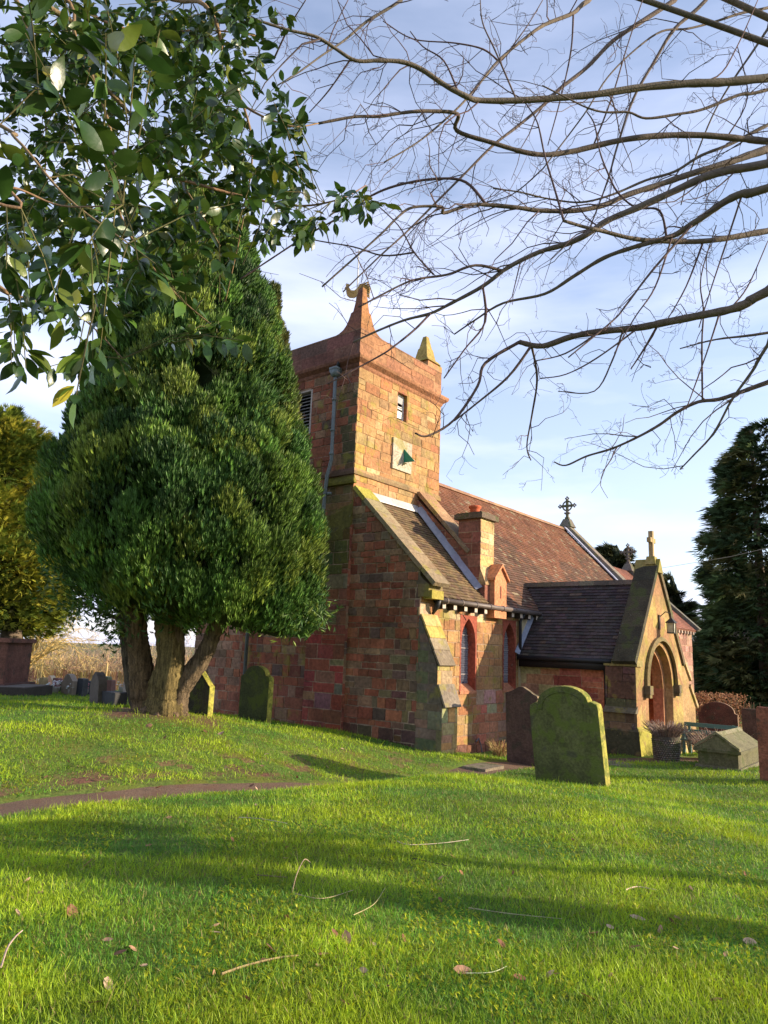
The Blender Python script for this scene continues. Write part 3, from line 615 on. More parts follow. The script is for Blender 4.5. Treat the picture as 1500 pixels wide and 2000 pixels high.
def lancet(xa, xb):
    mb = MB(); fr = .055; d = .20; y0 = YS-.012; RC = (.27, .068, .04)
    ia, ib = xa+fr, xb-fr; n = 16; X = [lerp(ia, ib, k/n) for k in range(n+1)]; T = [arch_z(x, ia, ib, WZ1-.62, WZ1-.07) for x in X]
    mb.box((xa, y0, WZ0), (ia, YS+d, WZ1), RC); mb.box((ib, y0, WZ0), (xb, YS+d, WZ1), RC)
    for k in range(n):
        mb.face([(X[k], y0, T[k]), (X[k+1], y0, T[k+1]), (X[k+1], y0, WZ1), (X[k], y0, WZ1)], RC)
        mb.face([(X[k], y0, T[k]), (X[k], YS+d, T[k]), (X[k+1], YS+d, T[k+1]), (X[k+1], y0, T[k+1])], jit(RC, .1))
    mb.hexa([(xa, y0-.02, WZ0-.06), (xb, y0-.02, WZ0-.06), (xb, YS+d, WZ0-.06), (xa, YS+d, WZ0-.06), (xa, y0-.02, WZ0-.005), (xb, y0-.02, WZ0-.005), (xb, YS+d, WZ0+.16), (xa, YS+d, WZ0+.16)], (.40, .17, .09))
    w = mb.build('window', M_STONE, nave)
    mb = MB(); mb.box((ia-.01, YS+d, WZ0+.1), (ib+.01, YS+d+.02, WZ1-.02), (.045, .05, .075)); mb.build('pane', M_GLASS, w)
    mb = MB(); lc = (.30, .29, .33); yy = YS+d-.008
    for s in (-1, 1):
        for k in range(-14, 26):
            pts = []
            for t in np.linspace(0, 1, 24):
                x = lerp(ia, ib, t); z = WZ0+.2+k*.105+s*(x-ia)*2.1
                if WZ0+.15 < z < arch_z(x, ia, ib, WZ1-.62, WZ1-.07): pts.append((x, yy, z))
            if len(pts) > 1: mb.tube([pts[0], pts[-1]], .0055, lc, 4, False)
    for z in (1.15, 1.75, 2.05): mb.tube([(ia, yy-.01, z), (ib, yy-.01, z)], .010, (.4, .36, .34), 4)
    mb.build('leading', M_PLAIN, w)
for a, b in win: lancet(a, b)
# cream rendered panel by the porch, hinge of old iron at the wall foot
mb = MB(); mb.box((16.80, YS-.03, .0), (16.96, YS-.013, 2.62), (.40, .33, .20)); mb.box((16.96, YS-.03, 1.5), (17.5, YS-.013, 2.62), (.42, .35, .22)); mb.build('render_panel', M_PLAIN, nave)

# --- roofs
def tiles(name, o, ud, sdv, width, length, colf, material, parent, tw=.17, th=.11, u0f=None, lift=.022):
    o, ud = np.asarray(o, float), unit(ud); sdv = unit(sdv); nv = np.cross(ud, sdv); nv = nv if nv[2] > 0 else -nv
    mb = MB(); rows = int(length/th)+1
    mb.hexa([o-nv*.10, o+ud*width-nv*.10, o+ud*width+sdv*length-nv*.10, o+sdv*length-nv*.10, o-nv*.012, o+ud*width-nv*.012, o+ud*width+sdv*length-nv*.012, o+sdv*length-nv*.012], colf(.5, .5))
    for r in range(rows):
        s0, s1 = r*th, min((r+1)*th+.012, length); u = -(r % 2)*tw*.5-.02*random.random(); j0 = random.uniform(-.003, .003)
        while u < width:
            a, b = max(u+.003, 0), min(u+tw-.003, width)
            if b-a > .02:
                l = lift+random.uniform(-.004, .006); ds = random.uniform(-.006, .006)+j0; c = colf(((a+b)/2)/width, s0/length)
                p = [o+ud*a+sdv*(s0+ds)+nv*l, o+ud*b+sdv*(s0+ds+random.uniform(-.003, .003))+nv*l, o+ud*b+sdv*s1+nv*.002, o+ud*a+sdv*s1+nv*.002]
                mb.face(p, c); mb.face([p[0]-nv*.018, p[1]-nv*.018, p[1], p[0]], tuple(x*.9 for x in c))
            u += tw
    return mb.build(name, material, parent)
RZ = 6.95; EZ = 2.80; EY = YS-.17
def c_nave(u, s):
    base = (.175, .074, .038) if s > .5+.15*math.sin(u*9)+.1*math.sin(u*23) else (.118, .062, .037)
    if random.random() < .14: base = (.20, .086, .045)
    if random.random() < .05: base = (.24, .18, .11)
    return jit(base, .16)
def c_aisle(u, s): return jit((.15, .10, .05) if random.random() < .8 else (.11, .068, .04), .2)
def c_porch(u, s): return jit((.052, .040, .038) if random.random() < .94 else (.10, .07, .055), .3)
sl_n = np.array([0, YC-EY, RZ-EZ]); Ln = np.linalg.norm(sl_n)
nr = tiles('nave_roof', (15.5, EY, EZ), (1, 0, 0), sl_n, NX1-15.5-.1, Ln, c_nave, M_TILE, CH)
tiles('nave_roof', (NX1-.1, 2*YC-EY, EZ), (-1, 0, 0), (0, -sl_n[1], sl_n[2]), NX1-15.6, Ln, c_nave, M_TILE, CH, .4, .3)
mb = MB()
for k in range(30):
    xa = 15.9+k*.40; mb.prism([(xa, YC-.14, RZ-.07), (xa, YC-.06, RZ+.05), (xa, YC+.06, RZ+.05), (xa, YC+.14, RZ-.07)], (.395, 0, 0), jit((.28, .16, .09), .15))
mb.build('ridge_tile', M_TILE, nr)
sl_a = np.array([0, TY0-EY, 5.28-EZ]); La = np.linalg.norm(sl_a)
ar = tiles('aisle_roof', (XA+.42, EY, EZ+.02), (1, 0, 0), sl_a, 15.02-XA-.42, La, c_aisle, M_TILE, CH, .155, .095)
tiles('aisle_roof', (15.5, 2*YC-EY, EZ), (-1, 0, 0), (0, -sl_a[1], sl_a[2]), 15.5-XA-.42, La, c_aisle, M_TILE, CH, .3, .2)
LEADC = (.27, .27, .33)
mb = MB(); nrm_a = unit((0, -sl_a[2], sl_a[1])); sa = unit(sl_a)
for k in range(5):
    t0, t1 = k*.2, k*.2+.203; a = np.array([0, EY+.28, EZ+.32]); L_ = La-.45
    q = [np.array([14.84, 0, 0])+a+sa*L_*t0+nrm_a*(.035+.006*k), np.array([15.0, 0, 0])+a+sa*L_*t0+nrm_a*(.16+.006*k), np.array([15.0, 0, 0])+a+sa*L_*t1+nrm_a*(.16+.006*k), np.array([14.84, 0, 0])+a+sa*L_*t1+nrm_a*(.035+.006*k)]
    mb.prism(q, nrm_a*.012, jit(LEADC, .06))
mb.hexa([(XA+.5, TY0-.16, 5.20), (15.0, TY0-.16, 5.20), (15.0, TY0-.02, 5.20), (XA+.5, TY0-.02, 5.20), (XA+.5, TY0-.16, 5.225), (15.0, TY0-.16, 5.225), (15.0, TY0-.025, 5.42), (XA+.5, TY0-.025, 5.42)], (.46, .44, .42))
mb.build('flashing', M_LEAD, ar)
# nave west gable parapet, its coping, chimney on the kneeler
gx0, gx1 = 15.0, 15.52
mb = MB(); gp = [(9.3, 3.0), (TY0+.1, 4.9), (TY0+.1, 5.70), (9.55, 4.10)]
gpoly = [(-p[0]+TY0+.1, p[1]) for p in gp]
ashlar(mb, (gx0, TY0+.1, 0), (0, -1, 0), (-1, 0, 0), gpoly, pal([(.20, .085, .055), (.25, .10, .06), (.16, .08, .055)], [2, 2, 1]), [], (.2, .3), (.3, .6), 51)
mb.prism([(gx0+.006, p[0], p[1]) for p in gp], (gx1-gx0-.006, 0, 0), (.22, .10, .07))
gw = mb.build('gable_parapet', M_STONE, nave)
coping(9.50, 4.06, TY0-.012, 5.74, gx0-.05, gx1+.06, .10, lambda t: jit((.30, .17, .095) if t > .3 else (.26, .2, .13), .12), gw, 4)
cxa, cxb, cya, cyb = 15.0, 15.64, 9.14, 9.78
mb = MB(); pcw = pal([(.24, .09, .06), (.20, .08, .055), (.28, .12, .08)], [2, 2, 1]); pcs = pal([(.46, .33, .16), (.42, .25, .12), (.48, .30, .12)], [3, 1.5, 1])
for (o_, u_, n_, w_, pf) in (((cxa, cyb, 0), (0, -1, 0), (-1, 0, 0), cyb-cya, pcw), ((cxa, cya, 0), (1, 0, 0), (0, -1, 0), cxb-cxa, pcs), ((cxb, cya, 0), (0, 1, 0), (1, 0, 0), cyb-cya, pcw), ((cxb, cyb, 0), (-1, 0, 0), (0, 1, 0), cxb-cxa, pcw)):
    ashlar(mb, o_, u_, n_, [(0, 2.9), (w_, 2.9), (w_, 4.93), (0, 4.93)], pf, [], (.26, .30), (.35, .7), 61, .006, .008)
mb.hexa([(cxa-.01, 8.98, 3.28), (cxb+.0, 8.98, 3.28), (cxb, 9.2, 3.28), (cxa-.01, 9.2, 3.28), (cxa-.01, 8.98, 3.32), (cxb, 8.98, 3.32), (cxb, 9.13, 3.68), (cxa-.01, 9.13, 3.68)], (.40, .26, .13))
mb.box((cxa-.008, 9.0, 2.9), (cxb-.01, 9.3, 3.279), (.26, .10, .065))
ch = mb.build('chimney', M_STONE, CH)
mb = MB(); mb.box((cxa-.09, cya-.09, 4.93), (cxb+.09, cyb+.09, 5.06), (.14, .10, .07)); mb.box((cxa-.05, cya-.05, 5.06), (cxb+.05, cyb+.05, 5.09), (.12, .09, .06)); mb.build('chimney_cap', M_DARKSTONE, ch)
mb = MB(); mb.lathe((15.22, 9.45, 5.08), [(.10, 0), (.11, .06), (.125, .10), (.125, .14), (.16, .17), (.16, .21), (.13, .22)], (.55, .12, .05), 18); mb.build('chimney_pot', M_TILE, ch, True)
mb = MB(); kc = (.50, .21, .10)
mb.prism([(15.22, 8.86, 2.50), (15.22, 8.86, 3.48), (15.51, 8.86, 3.76), (15.80, 8.86, 3.48), (15.80, 8.86, 2.50)], (0, .42, 0), kc)
for s in (-1, 1): mb.hexa([(15.51, 8.80, 3.76), (15.51+s*.36, 8.80, 3.40), (15.51+s*.36, 9.32, 3.40), (15.51, 9.32, 3.76), (15.51, 8.80, 3.83), (15.51+s*.36, 8.80, 3.46), (15.51+s*.36, 9.32, 3.46), (15.51, 9.32, 3.83)][::1] if s > 0 else [(15.51+s*.36, 8.80, 3.40), (15.51, 8.80, 3.76), (15.51, 9.32, 3.76), (15.51+s*.36, 9.32, 3.40), (15.51+s*.36, 8.80, 3.46), (15.51, 8.80, 3.83), (15.51, 9.32, 3.83), (15.51+s*.36, 9.32, 3.46)], (.46, .19, .09))
mb.box((15.49, 8.852, 2.98), (15.53, 8.86, 3.28), (.2, .06, .04)); mb.build('kneeler', M_STONE, ch)
# gutter, rafter feet, downpipe
GUT = (.13, .10, .085)
mb = MB(); gy, gz_ = EY-.06, EZ-.06
mb.tube([(XA+.45, gy, gz_), (17.6, gy, gz_)], .06, GUT, 10)
for x in np.arange(13.1, 17.4, .62): mb.tube([(x, gy, gz_), (x+.05, gy, gz_)], .072, GUT, 10)
mb.tube([(XA+.42, gy+.02, gz_+.02), (XA+.40, gy+.06, gz_-.14), (XA+.42, YS-.05, gz_-.3)], [.07, .06, .03], (.02, .02, .022), 8)
mb.build('gutter', M_IRON, nave, True)
for k in range(11):
    x = 13.05+k*.44
    if 15.1 < x < 15.9: continue
    mb = MB(); mb.box((x, EY-.02, EZ-.24), (x+.11, YS+.02, EZ-.11), (.05, .035, .028)); mb.box((x-.004, EY-.026, EZ-.225), (x+.114, EY-.02, EZ-.12), (.50, .42, .34)); mb.build('rafter_foot', M_PLAIN, nave)
mb = MB(); mb.box((XA+.5, EY+.02, EZ-.10), (17.6, YS, EZ-.05), (.02, .016, .014)); mb.box((XA+.5, YS-.06, EZ-.11), (17.6, YS-.012, EZ+.1), (.03, .022, .02)); mb.build('fascia', M_WOOD, nave)
mb = MB(); mb.tube([(16.76, gy, gz_), (16.76, YS-.09, gz_-.25), (16.76, YS-.09, 1.55)], .04, (.025, .025, .03), 8); mb.build('drainpipe', M_IRON, nave, True)
mb = MB(); wp = [onp(905, 1190, 'y', EY), onp(904, 1200, 'y', YS-.02), onp(911, 1212, 'y', YS-.02)]; mb.tube(wp, .006, (.03, .03, .03), 4); mb.build('cable', M_IRON, nave); mb = MB()
mb.tube([(14.75, YS-.04, -.35), (14.83, YS-.06, -.28), (14.92, YS-.06, -.42), (14.95, YS-.08, -.6)], .02, (.12, .11, .12), 6); mb.build('cable', M_IRON, nave)
# nave east gable coping with wheel cross
eg = MB()
coping(YS-.1, 3.02, YC, RZ+.13, NX1-.15, NX1+.30, .13, lambda t: jit((.17, .15, .11), .15), nave, 8); coping(2*YC-YS+.1, 3.02, YC, RZ+.13, NX1-.15, NX1+.30, .13, lambda t: jit((.17, .15, .11), .15), nave, 6)
mb = MB(); mb.prism([(NX1-.42, YS+.2, EZ+.45), (NX1-.42, YC-.1, RZ+.02), (NX1-.42, YC-.1, RZ+.07), (NX1-.42, YS+.2, EZ+.52)], (.26, 0, 0), (.33, .34, .42)); mb.build('flashing', M_LEAD, nr)
def wheel_cross(c, s, col, name='finial_cross', parent=CH):
    """ornate cross with ring, arms along y"""
    mb = MB(); c = np.asarray(c, float); B = lambda y0, z0, y1, z1, t=.06: mb.box((c[0]-t*s, c[1]+y0*s, c[2]+z0*s), (c[0]+t*s, c[1]+y1*s, c[2]+z1*s), col)
    frus(mb, (c[0], c[1]), .34*s, .16*s, c[2]-.1*s, c[2]+.34*s, col); B(-.10, .34, .10, .44, .10); B(-.06, .44, .06, .68); B(-.14, .62, .14, .70, .08)
    zc = 1.05; B(-.055, .70, .055, zc+.36); B(-.36, zc-.055, -.056, zc+.055); B(.056, zc-.055, .36, zc+.055)
    for a, b in ((-.40, zc), (.40, zc), (0, zc+.40)):
        for dy, dz in ((0, .09), (0, -.09), (.09, 0), (-.09, 0)): mb.lathe((c[0], c[1]+(a+dy*.8)*s, c[2]+(b+dz*.8)*s-.05*s), [(.02*s, 0), (.055*s, .05*s), (.02*s, .1*s)], col, 8)
    ring_ = [c+np.array([0, math.cos(t)*.25*s, (zc+math.sin(t)*.25)*s]) for t in np.linspace(0, 2*math.pi, 25)]; mb.tube(ring_, .042*s, col, 6, False)
    return mb.build(name, M_DARKSTONE, parent)
wheel_cross((NX1+.1, YC, RZ+.2), .82, (.16, .14, .11))
# chancel
CX1, CYS = 35.1, 10.0; CYN = 2*YC-CYS
mb = MB()
ashlar(mb, (NX1, CYS, 0), (1, 0, 0), (0, -1, 0), [(0, -1.5), (CX1-NX1, -1.5), (CX1-NX1, 3.15), (0, 3.15)], pal([(.34, .19, .14), (.38, .22, .16), (.30, .15, .11)], [2, 2, 2]), [(4.45, 1.0, 5.2, 2.75)], (.25, .4), (.4, .8), 71)
ashlar(mb, (CX1, CYS, 0), (0, 1, 0), (1, 0, 0), [(0, -1.5), (CYN-CYS, -1.5), (CYN-CYS, 3.15), (YC-CYS, 6.0), (0, 3.15)], PW, [], (.3, .5), (.5, .9), 72)
ashlar(mb, (CX1, CYN, 0), (-1, 0, 0), (0, 1, 0), [(0, -1.5), (CX1-NX1, -1.5), (CX1-NX1, 3.15), (0, 3.15)], PW, [], (.3, .5), (.5, .9), 73)
chw = mb.build('chancel_wall', M_STONE, CH)
mb = MB(); mb.box((NX1+4.45, CYS+.15, 1.0), (NX1+5.2, CYS+.2, 2.75), (.10, .03, .03)); mb.box((NX1+4.45, CYS-.01, 1.0), (NX1+4.55, CYS+.15, 2.75), (.34, .07, .05)); mb.box((NX1+5.1, CYS-.01, 1.0), (NX1+5.2, CYS+.15, 2.75), (.34, .07, .05)); mb.box((NX1+4.55, CYS-.01, 2.65), (NX1+5.1, CYS+.15, 2.75), (.34, .07, .05)); mb.box((NX1+4.8, CYS+.05, 1.0), (NX1+4.86, CYS+.15, 2.65), (.34, .07, .05)); mb.build('window', M_STONE, chw)
slc = np.array([0, YC-CYS+.25, 5.95-3.05]); Lc = np.linalg.norm(slc)
cr_ = tiles('chancel_roof', (NX1+.1, CYS-.25, 3.08), (1, 0, 0), slc, CX1-NX1-.1, Lc, lambda u, s: jit((.24, .10, .07), .15), M_TILE, CH, .2, .12)
tiles('chancel_roof', (CX1, CYN+.25, 3.08), (-1, 0, 0), (0, -slc[1], slc[2]), CX1-NX1-.1, Lc, lambda u, s: jit((.24, .10, .07), .15), M_TILE, CH, .4, .3)
coping(CYS-.3, 3.06, YC, 6.03, CX1-.12, CX1+.25, .14, lambda t: jit((.13, .12, .10), .15), chw, 6); coping(CYN+.3, 3.06, YC, 6.03, CX1-.12, CX1+.25, .14, lambda t: jit((.13, .12, .10), .15), chw, 6)
wheel_cross((CX1+.1, YC, 6.05), .85, (.15, .12, .10))
for k in range(16): mb = MB(); mb.box((NX1+.3+k*.42, CYS-.2, 2.9), (NX1+.42+k*.42, CYS-.012, 3.05), (.45, .35, .28)); mb.build('corbel', M_STONE, chw)

# --- porch
PX, PH, PYF = 18.36, 1.70, 6.0; GZ0 = -1.2
PE, PA = 1.62, 3.93
mb = MB()
def p_pw(u, z, r):
    y = 9.07-u; q = r.random()
    if y > 7.9: return tuple(k*r.uniform(.9, 1.1) for k in ((.36, .29, .14) if q < .85 else (.36, .19, .10)))
    return tuple(k*r.uniform(.85, 1.15) for k in ((.40, .145, .085) if q < .7 else (.30, .085, .055)))
ashlar(mb, (16.93, 9.07, 0), (0, -1, 0), (-1, 0, 0), [(0, GZ0), (2.5, GZ0), (2.5, PE), (0, PE)], p_pw, [], (.24, .30), (.45, .8), 81, .004, .004, (.40, .27, .16))
ashlar(mb, (2*PX-16.93, 6.4, 0), (0, 1, 0), (1, 0, 0), [(0, GZ0), (2.67, GZ0), (2.67, PE), (0, PE)], p_pw, [], (.24, .30), (.45, .8), 82, .004, .004)
for xi, nd in ((17.2, 1), (2*PX-17.2, -1)):
    ashlar(mb, (xi, 6.42, 0) if nd < 0 else (xi, 6.42, 0), (0, 1, 0), (nd, 0, 0), [(0, GZ0), (2.64, GZ0), (2.64, 2.0), (0, 2.0)], pal([(.46, .13, .07), (.40, .16, .09), (.48, .22, .12)], [3, 2, 1]), [], (.26, .32), (.5, .8), 83, .004, .004, (.40, .2, .12))
mb.hexa([(17.0, 6.0, GZ0), (19.7, 6.0, GZ0), (19.7, 9.05, GZ0), (17.0, 9.05, GZ0), (17.0, 6.05, -.52), (19.7, 6.05, -.52), (19.7, 9.05, -.5), (17.0, 9.05, -.5)], (.30, .25, .2))
porch = mb.build('porch_wall', M_STONE, CH)
# inner door
mb = MB(); mb.box((17.75, 9.02, -.5), (18.97, 9.06, 1.7), (.09, .045, .025))
for k in range(7): mb.box((17.76+k*.173, 9.0, -.48), (17.92+k*.173, 9.02, 1.68), jit((.10, .05, .03), .15))
mb.build('door', M_WOOD, porch)
# gable front built of vertical strips round the pointed opening
OA, OB, OS, OP = 17.45, 19.25, .95, 2.02
SLP = (PA-PE)/PH
def rake(x): return PA-abs(x-PX)*SLP
def c_front(x, z):
    r_ = int(math.floor(z/.27)); q_ = random.Random(r_*97+int(math.floor((x+.21*(r_ % 3))/.46))*13); k_ = q_.uniform(.78, 1.15)
    c_ = q_.choice([(.34, .195, .08), (.35, .23, .09), (.30, .16, .075), (.33, .24, .075)]) if z > 0 else (.30, .25, .05)
    return tuple(v_*k_ for v_ in c_)
def strip_wall(mb, X, top, bot, y0, y1, colf, nz_=7):
    for k in range(len(X)-1):
        xa, xb = X[k], X[k+1]
        for q in range(nz_):
            f0, f1 = q/nz_, (q+1)/nz_
            A = [lerp(bot(xa, 1), top(xa), f0), lerp(bot(xb, -1), top(xb), f0), lerp(bot(xb, -1), top(xb), f1), lerp(bot(xa, 1), top(xa), f1)]
            c = colf((xa+xb)/2, (A[0]+A[2])/2)
            mb.face([(xa, y0, A[0]), (xb, y0, A[1]), (xb, y0, A[2]), (xa, y0, A[3])], c); mb.face([(xa, y1, A[3]), (xb, y1, A[2]), (xb, y1, A[1]), (xa, y1, A[0])], c)
        mb.face([(xa, y0, bot(xa, 1)), (xa, y1, bot(xa, 1)), (xb, y1, bot(xb, -1)), (xb, y0, bot(xb, -1))], colf((xa+xb)/2, 1.5))
def mkbot(a, b, s, p):
    def bot(x, side):
        e = 1e-6
        if x < a-e or x > b+e or (abs(x-a) < e and side < 0) or (abs(x-b) < e and side > 0): return GZ0
        return arch_z(x, a, b, s, p)
    return bot
mb = MB()
Xs = sorted(set([PX-PH, 17.0, 17.25, OA]+[lerp(OA, OB, k/26) for k in range(1, 26)]+[OB, 19.5, 19.75, PX+PH, PX]))
strip_wall(mb, Xs, lambda x: rake(x), mkbot(OA, OB, OS, OP), PYF, PYF+.18, c_front, 16)
for xx, s in ((OA, 1), (OB, -1)):
    q = [(xx, PYF, GZ0), (xx, PYF+.18, GZ0), (xx, PYF+.18, OS), (xx, PYF, OS)]; mb.face(q if s < 0 else q[::-1], (.46, .30, .14))
ia, ib = OA+.17, OB-.17
Xs2 = sorted(set([PX-PH+.15, 17.2, ia]+[lerp(ia, ib, k/22) for k in range(1, 22)]+[ib, 19.5, PX+PH-.15, PX]))
strip_wall(mb, Xs2, lambda x: rake(x)-.12, mkbot(ia, ib, OS, OP-.16), PYF+.182, PYF+.44, lambda x, z: jit((.36, .17, .08), .08), 4)
for xx, s in ((ia, 1), (ib, -1)):
    q = [(xx, PYF+.182, GZ0), (xx, PYF+.44, GZ0), (xx, PYF+.44, OS), (xx, PYF+.182, OS)]; mb.face(q if s < 0 else q[::-1], (.46, .18, .10))
gf = mb.build('porch_gable', M_STONE_S, porch)
# hood mould and stops
mb = MB(); ha, hb = OA-.24, OB+.24
hood = [(x, arch_z(x, ha, hb, OS+.1, OP+.20)) for x in [lerp(ha, hb, .5-.5*math.cos(math.pi*k/24)) for k in range(25)]]
hin = [(x, arch_z(x, ha+.10, hb-.10, OS+.1, OP+.10)) for x in [lerp(ha+.10, hb-.10, .5-.5*math.cos(math.pi*k/24)) for k in range(25)]]
for k in range(24):
    A, B, C_, D = hood[k], hood[k+1], hin[k+1], hin[k]
    mb.prism([(D[0], PYF-.10, D[1]), (C_[0], PYF-.10, C_[1]), (B[0], PYF-.07, B[1]), (A[0], PYF-.07, A[1])], (0, .075, 0), jit((.17, .13, .055), .1))
for x in (ha+.05, hb-.05): mb.box((x-.11, PYF-.15, OS-.10), (x+.11, PYF-.005, OS+.10), (.13, .10, .06)); mb.box((x-.08, PYF-.13, OS-.18), (x+.08, PYF-.005, OS-.10), (.16, .12, .06))
mb.build('hood_mould', M_STONE_S, gf)
# coping of the porch gable
def rake_coping(s):
    mb = MB(); n = 6; d = unit((s*1.0, 0, -SLP)); nr = np.array([s*SLP, 0, 1.0]); nr = unit(nr); Lr = math.hypot(PH, PA-PE)+.12
    for k in range(n):
        a = np.array([PX, 0, PA])+d*(Lr*k/n+.003)+nr*.004; b = np.array([PX, 0, PA])+d*(Lr*(k+1)/n-.003)+nr*.004
        if k == 0: a = a - nr*.0 + d*.02
        P = [(*a[:1], PYF-.055, a[2]), (b[0], PYF-.055, b[2]), (b[0], PYF+.50, b[2]), (a[0], PYF+.50, a[2])]
        P = [np.array(p) for p in P]; T = [p+nr*(.13 if i in (0, 1) else .10) for i, p in enumerate(P)]
        if s < 0: P = [P[1], P[0], P[3], P[2]]; T = [T[1], T[0], T[3], T[2]]
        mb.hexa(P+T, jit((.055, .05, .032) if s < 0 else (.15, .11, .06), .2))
    return mb.build('coping', M_DARKSTONE, gf)
rake_coping(-1); rake_coping(1)
mb = MB(); mb.prism([(PX-.20, PYF-.09, PA-.12), (PX+.20, PYF-.09, PA-.12), (PX, PYF-.09, PA+.24)], (0, .62, 0), (.24, .20, .07)); frus(mb, (PX, PYF+.12), .13, .10, PA+.1, PA+.3, (.30, .24, .10))
zc = PA+.3
mb.box((PX-.055, PYF+.065, zc), (PX+.055, PYF+.175, zc+.66), (.34, .25, .13)); mb.box((PX-.19, PYF+.07, zc+.36), (PX-.056, PYF+.17, zc+.48), (.34, .25, .12)); mb.box((PX+.056, PYF+.07, zc+.36), (PX+.19, PYF+.17, zc+.48), (.34, .28, .10))
mb.build('finial_cross', M_STONE_S, gf)
# corner buttresses of the porch
mb = MB(); db = (.15, .125, .085)
def pdk(u, z, r): return tuple(k*r.uniform(.7, 1.3) for k in ((.085, .066, .044) if r.random() < .7 else (.14, .085, .06)))
ashlar(mb, (16.66, 6.72, 0), (0, -1, 0), (-1, 0, 0), [(0, .46), (.70, .46), (.70, 1.58), (0, 1.58)], pdk, [], (.28, .4), (.4, .7), 91, .005, .006, (.1, .08, .06))
ashlar(mb, (16.60, 6.74, 0), (0, -1, 0), (-1, 0, 0), [(0, -.1), (.72, -.1), (.72, .44), (0, .44)], pdk, [], (.28, .4), (.3, .6), 92, .005, .006, (.1, .08, .06))
ashlar(mb, (16.66, 6.003, 0), (1, 0, 0), (0, -1, 0), [(0, -.1), (.38, -.1), (.38, 1.6), (0, 1.6)], lambda u, z, r: tuple(k*r.uniform(.92, 1.08) for k in (.34, .20, .085)), [], (.3, .5), (.4, .5), 93, .004, .004)
mb.box((16.66, 6.006, -.1), (17.3, 6.72, 1.6), db)
mb.hexa([(16.53, 5.985, .44), (16.7, 5.985, .44), (16.7, 6.76, .44), (16.53, 6.76, .44), (16.55, 5.985, .48), (16.7, 5.985, .60), (16.7, 6.74, .60), (16.55, 6.74, .48)], (.13, .11, .07))
mb.hexa([(16.50, 5.80, -1.2), (17.55, 5.80, -1.2), (17.40, 6.8, -1.2), (16.50, 6.8, -1.2), (16.56, 5.93, .05), (17.44, 5.93, .05), (17.4, 6.78, .05), (16.56, 6.78, .05)], (.34, .31, .05), (.06, .055, .03))
mb.hexa([(16.56, 5.93, .05), (17.44, 5.93, .05), (17.4, 6.78, .05), (16.56, 6.78, .05), (16.64, 5.985, .14), (17.42, 5.985, .14), (17.4, 6.73, .14), (16.64, 6.73, .14)], (.36, .31, .06), (.08, .07, .04))
mb.box((16.62, 5.95, 1.48), (17.0, 6.74, 1.62), (.26, .21, .08))
mb.build('buttress', M_DARKSTONE if False else M_STONE_S, porch)
mb = MB()
bp = [(19.72, -1.2), (21.20, -1.2), (21.20, .50), (20.74, .98), (20.74, 1.22), (20.14, 1.80), (19.72, 1.80)]
mb.prism([(x, 6.02, z) for x, z in bp], (0, .62, 0), (.32, .20, .09))
for (xa, za, xb, zb) in ((20.08, 1.80, 20.80, 1.13), (20.70, .98, 21.28, .40)):
    mb.hexa([(xa, 5.97, za), (xb, 5.97, zb), (xb, 6.69, zb), (xa, 6.69, za), (xa+.05, 5.97, za+.07), (xb+.06, 5.97, zb+.07), (xb+.06, 6.69, zb+.07), (xa+.05, 6.69, za+.07)], (.42, .30, .16))
mb.hexa([(19.30, 5.78, -1.2), (20.3, 5.78, -1.2), (20.3, 6.3, -1.2), (19.3, 6.3, -1.2), (19.32, 5.94, -.15), (20.25, 5.94, -.15), (20.25, 6.2, -.15), (19.32, 6.2, -.15)], (.44, .32, .14))
mb.hexa([(19.32, 5.94, -.15), (20.25, 5.94, -.15), (20.25, 6.2, -.15), (19.32, 6.2, -.15), (19.36, 5.992, -.02), (20.2, 5.992, -.02), (20.2, 6.2, -.02), (19.36, 6.2, -.02)], (.42, .32, .12))
mb.build('buttress', M_STONE_S, porch)
# porch roof
sp = np.array([PX-16.72, 0, 3.60-1.62]); Lp = np.linalg.norm(sp)
pr = tiles('porch_roof', (16.70, 9.06, 1.62), (0, -1, 0), sp, 2.62, Lp, c_porch, M_TILE_DK, CH, .17, .105)
tiles('porch_roof', (16.70+.28*sp[0]*2.2, 9.60, 1.62+.28*sp[2]*2.2), (0, -1, 0), sp, .56, Lp*(1-.28*2.2), c_porch, M_TILE_DK, CH, .17, .105)
tiles('porch_roof', (2*PX-16.70, 6.44, 1.62), (0, 1, 0), (-sp[0], 0, sp[2]), 2.62, Lp, c_porch, M_TILE_DK, CH, .3, .2)
mb = MB()
for k in range(8):
    ya = 6.40+k*.41; mb.prism([(PX-.13, ya, 3.53), (PX-.05, ya, 3.66), (PX+.05, ya, 3.66), (PX+.13, ya, 3.53)], (0, .405, 0), jit((.11, .09, .06), .2))
mb.build('ridge_tile', M_TILE_DK, pr)
mb = MB(); u_ = unit(sp); pn = np.array([-u_[2], 0, u_[0]])
a = np.array([16.70, 0, 1.62]); b = a+u_*1.35
mb.prism([np.array([q[0], 8.96, q[2]])+pn*.05 for q in (a, b)]+[np.array([q[0], 9.05, q[2]])+pn*.14 for q in (b, a)], pn*.015, (.22, .24, .30)); mb.build('flashing', M_LEAD, pr)
mb = MB(); mb.tube([(16.64, 9.0, 1.58), (16.64, 6.55, 1.575)], .05, (.022, .02, .022), 10); mb.tube([(16.66, 6.62, 1.5), (16.80, 6.78, 1.35), (16.88, 6.80, 1.2), (16.88, 6.80, -.4)], .04, (.02, .02, .022), 8); mb.box((16.70, 6.5, 1.36), (16.92, 9.0, 1.60), (.025, .02, .02)); mb.build('gutter', M_IRON, porch, True)
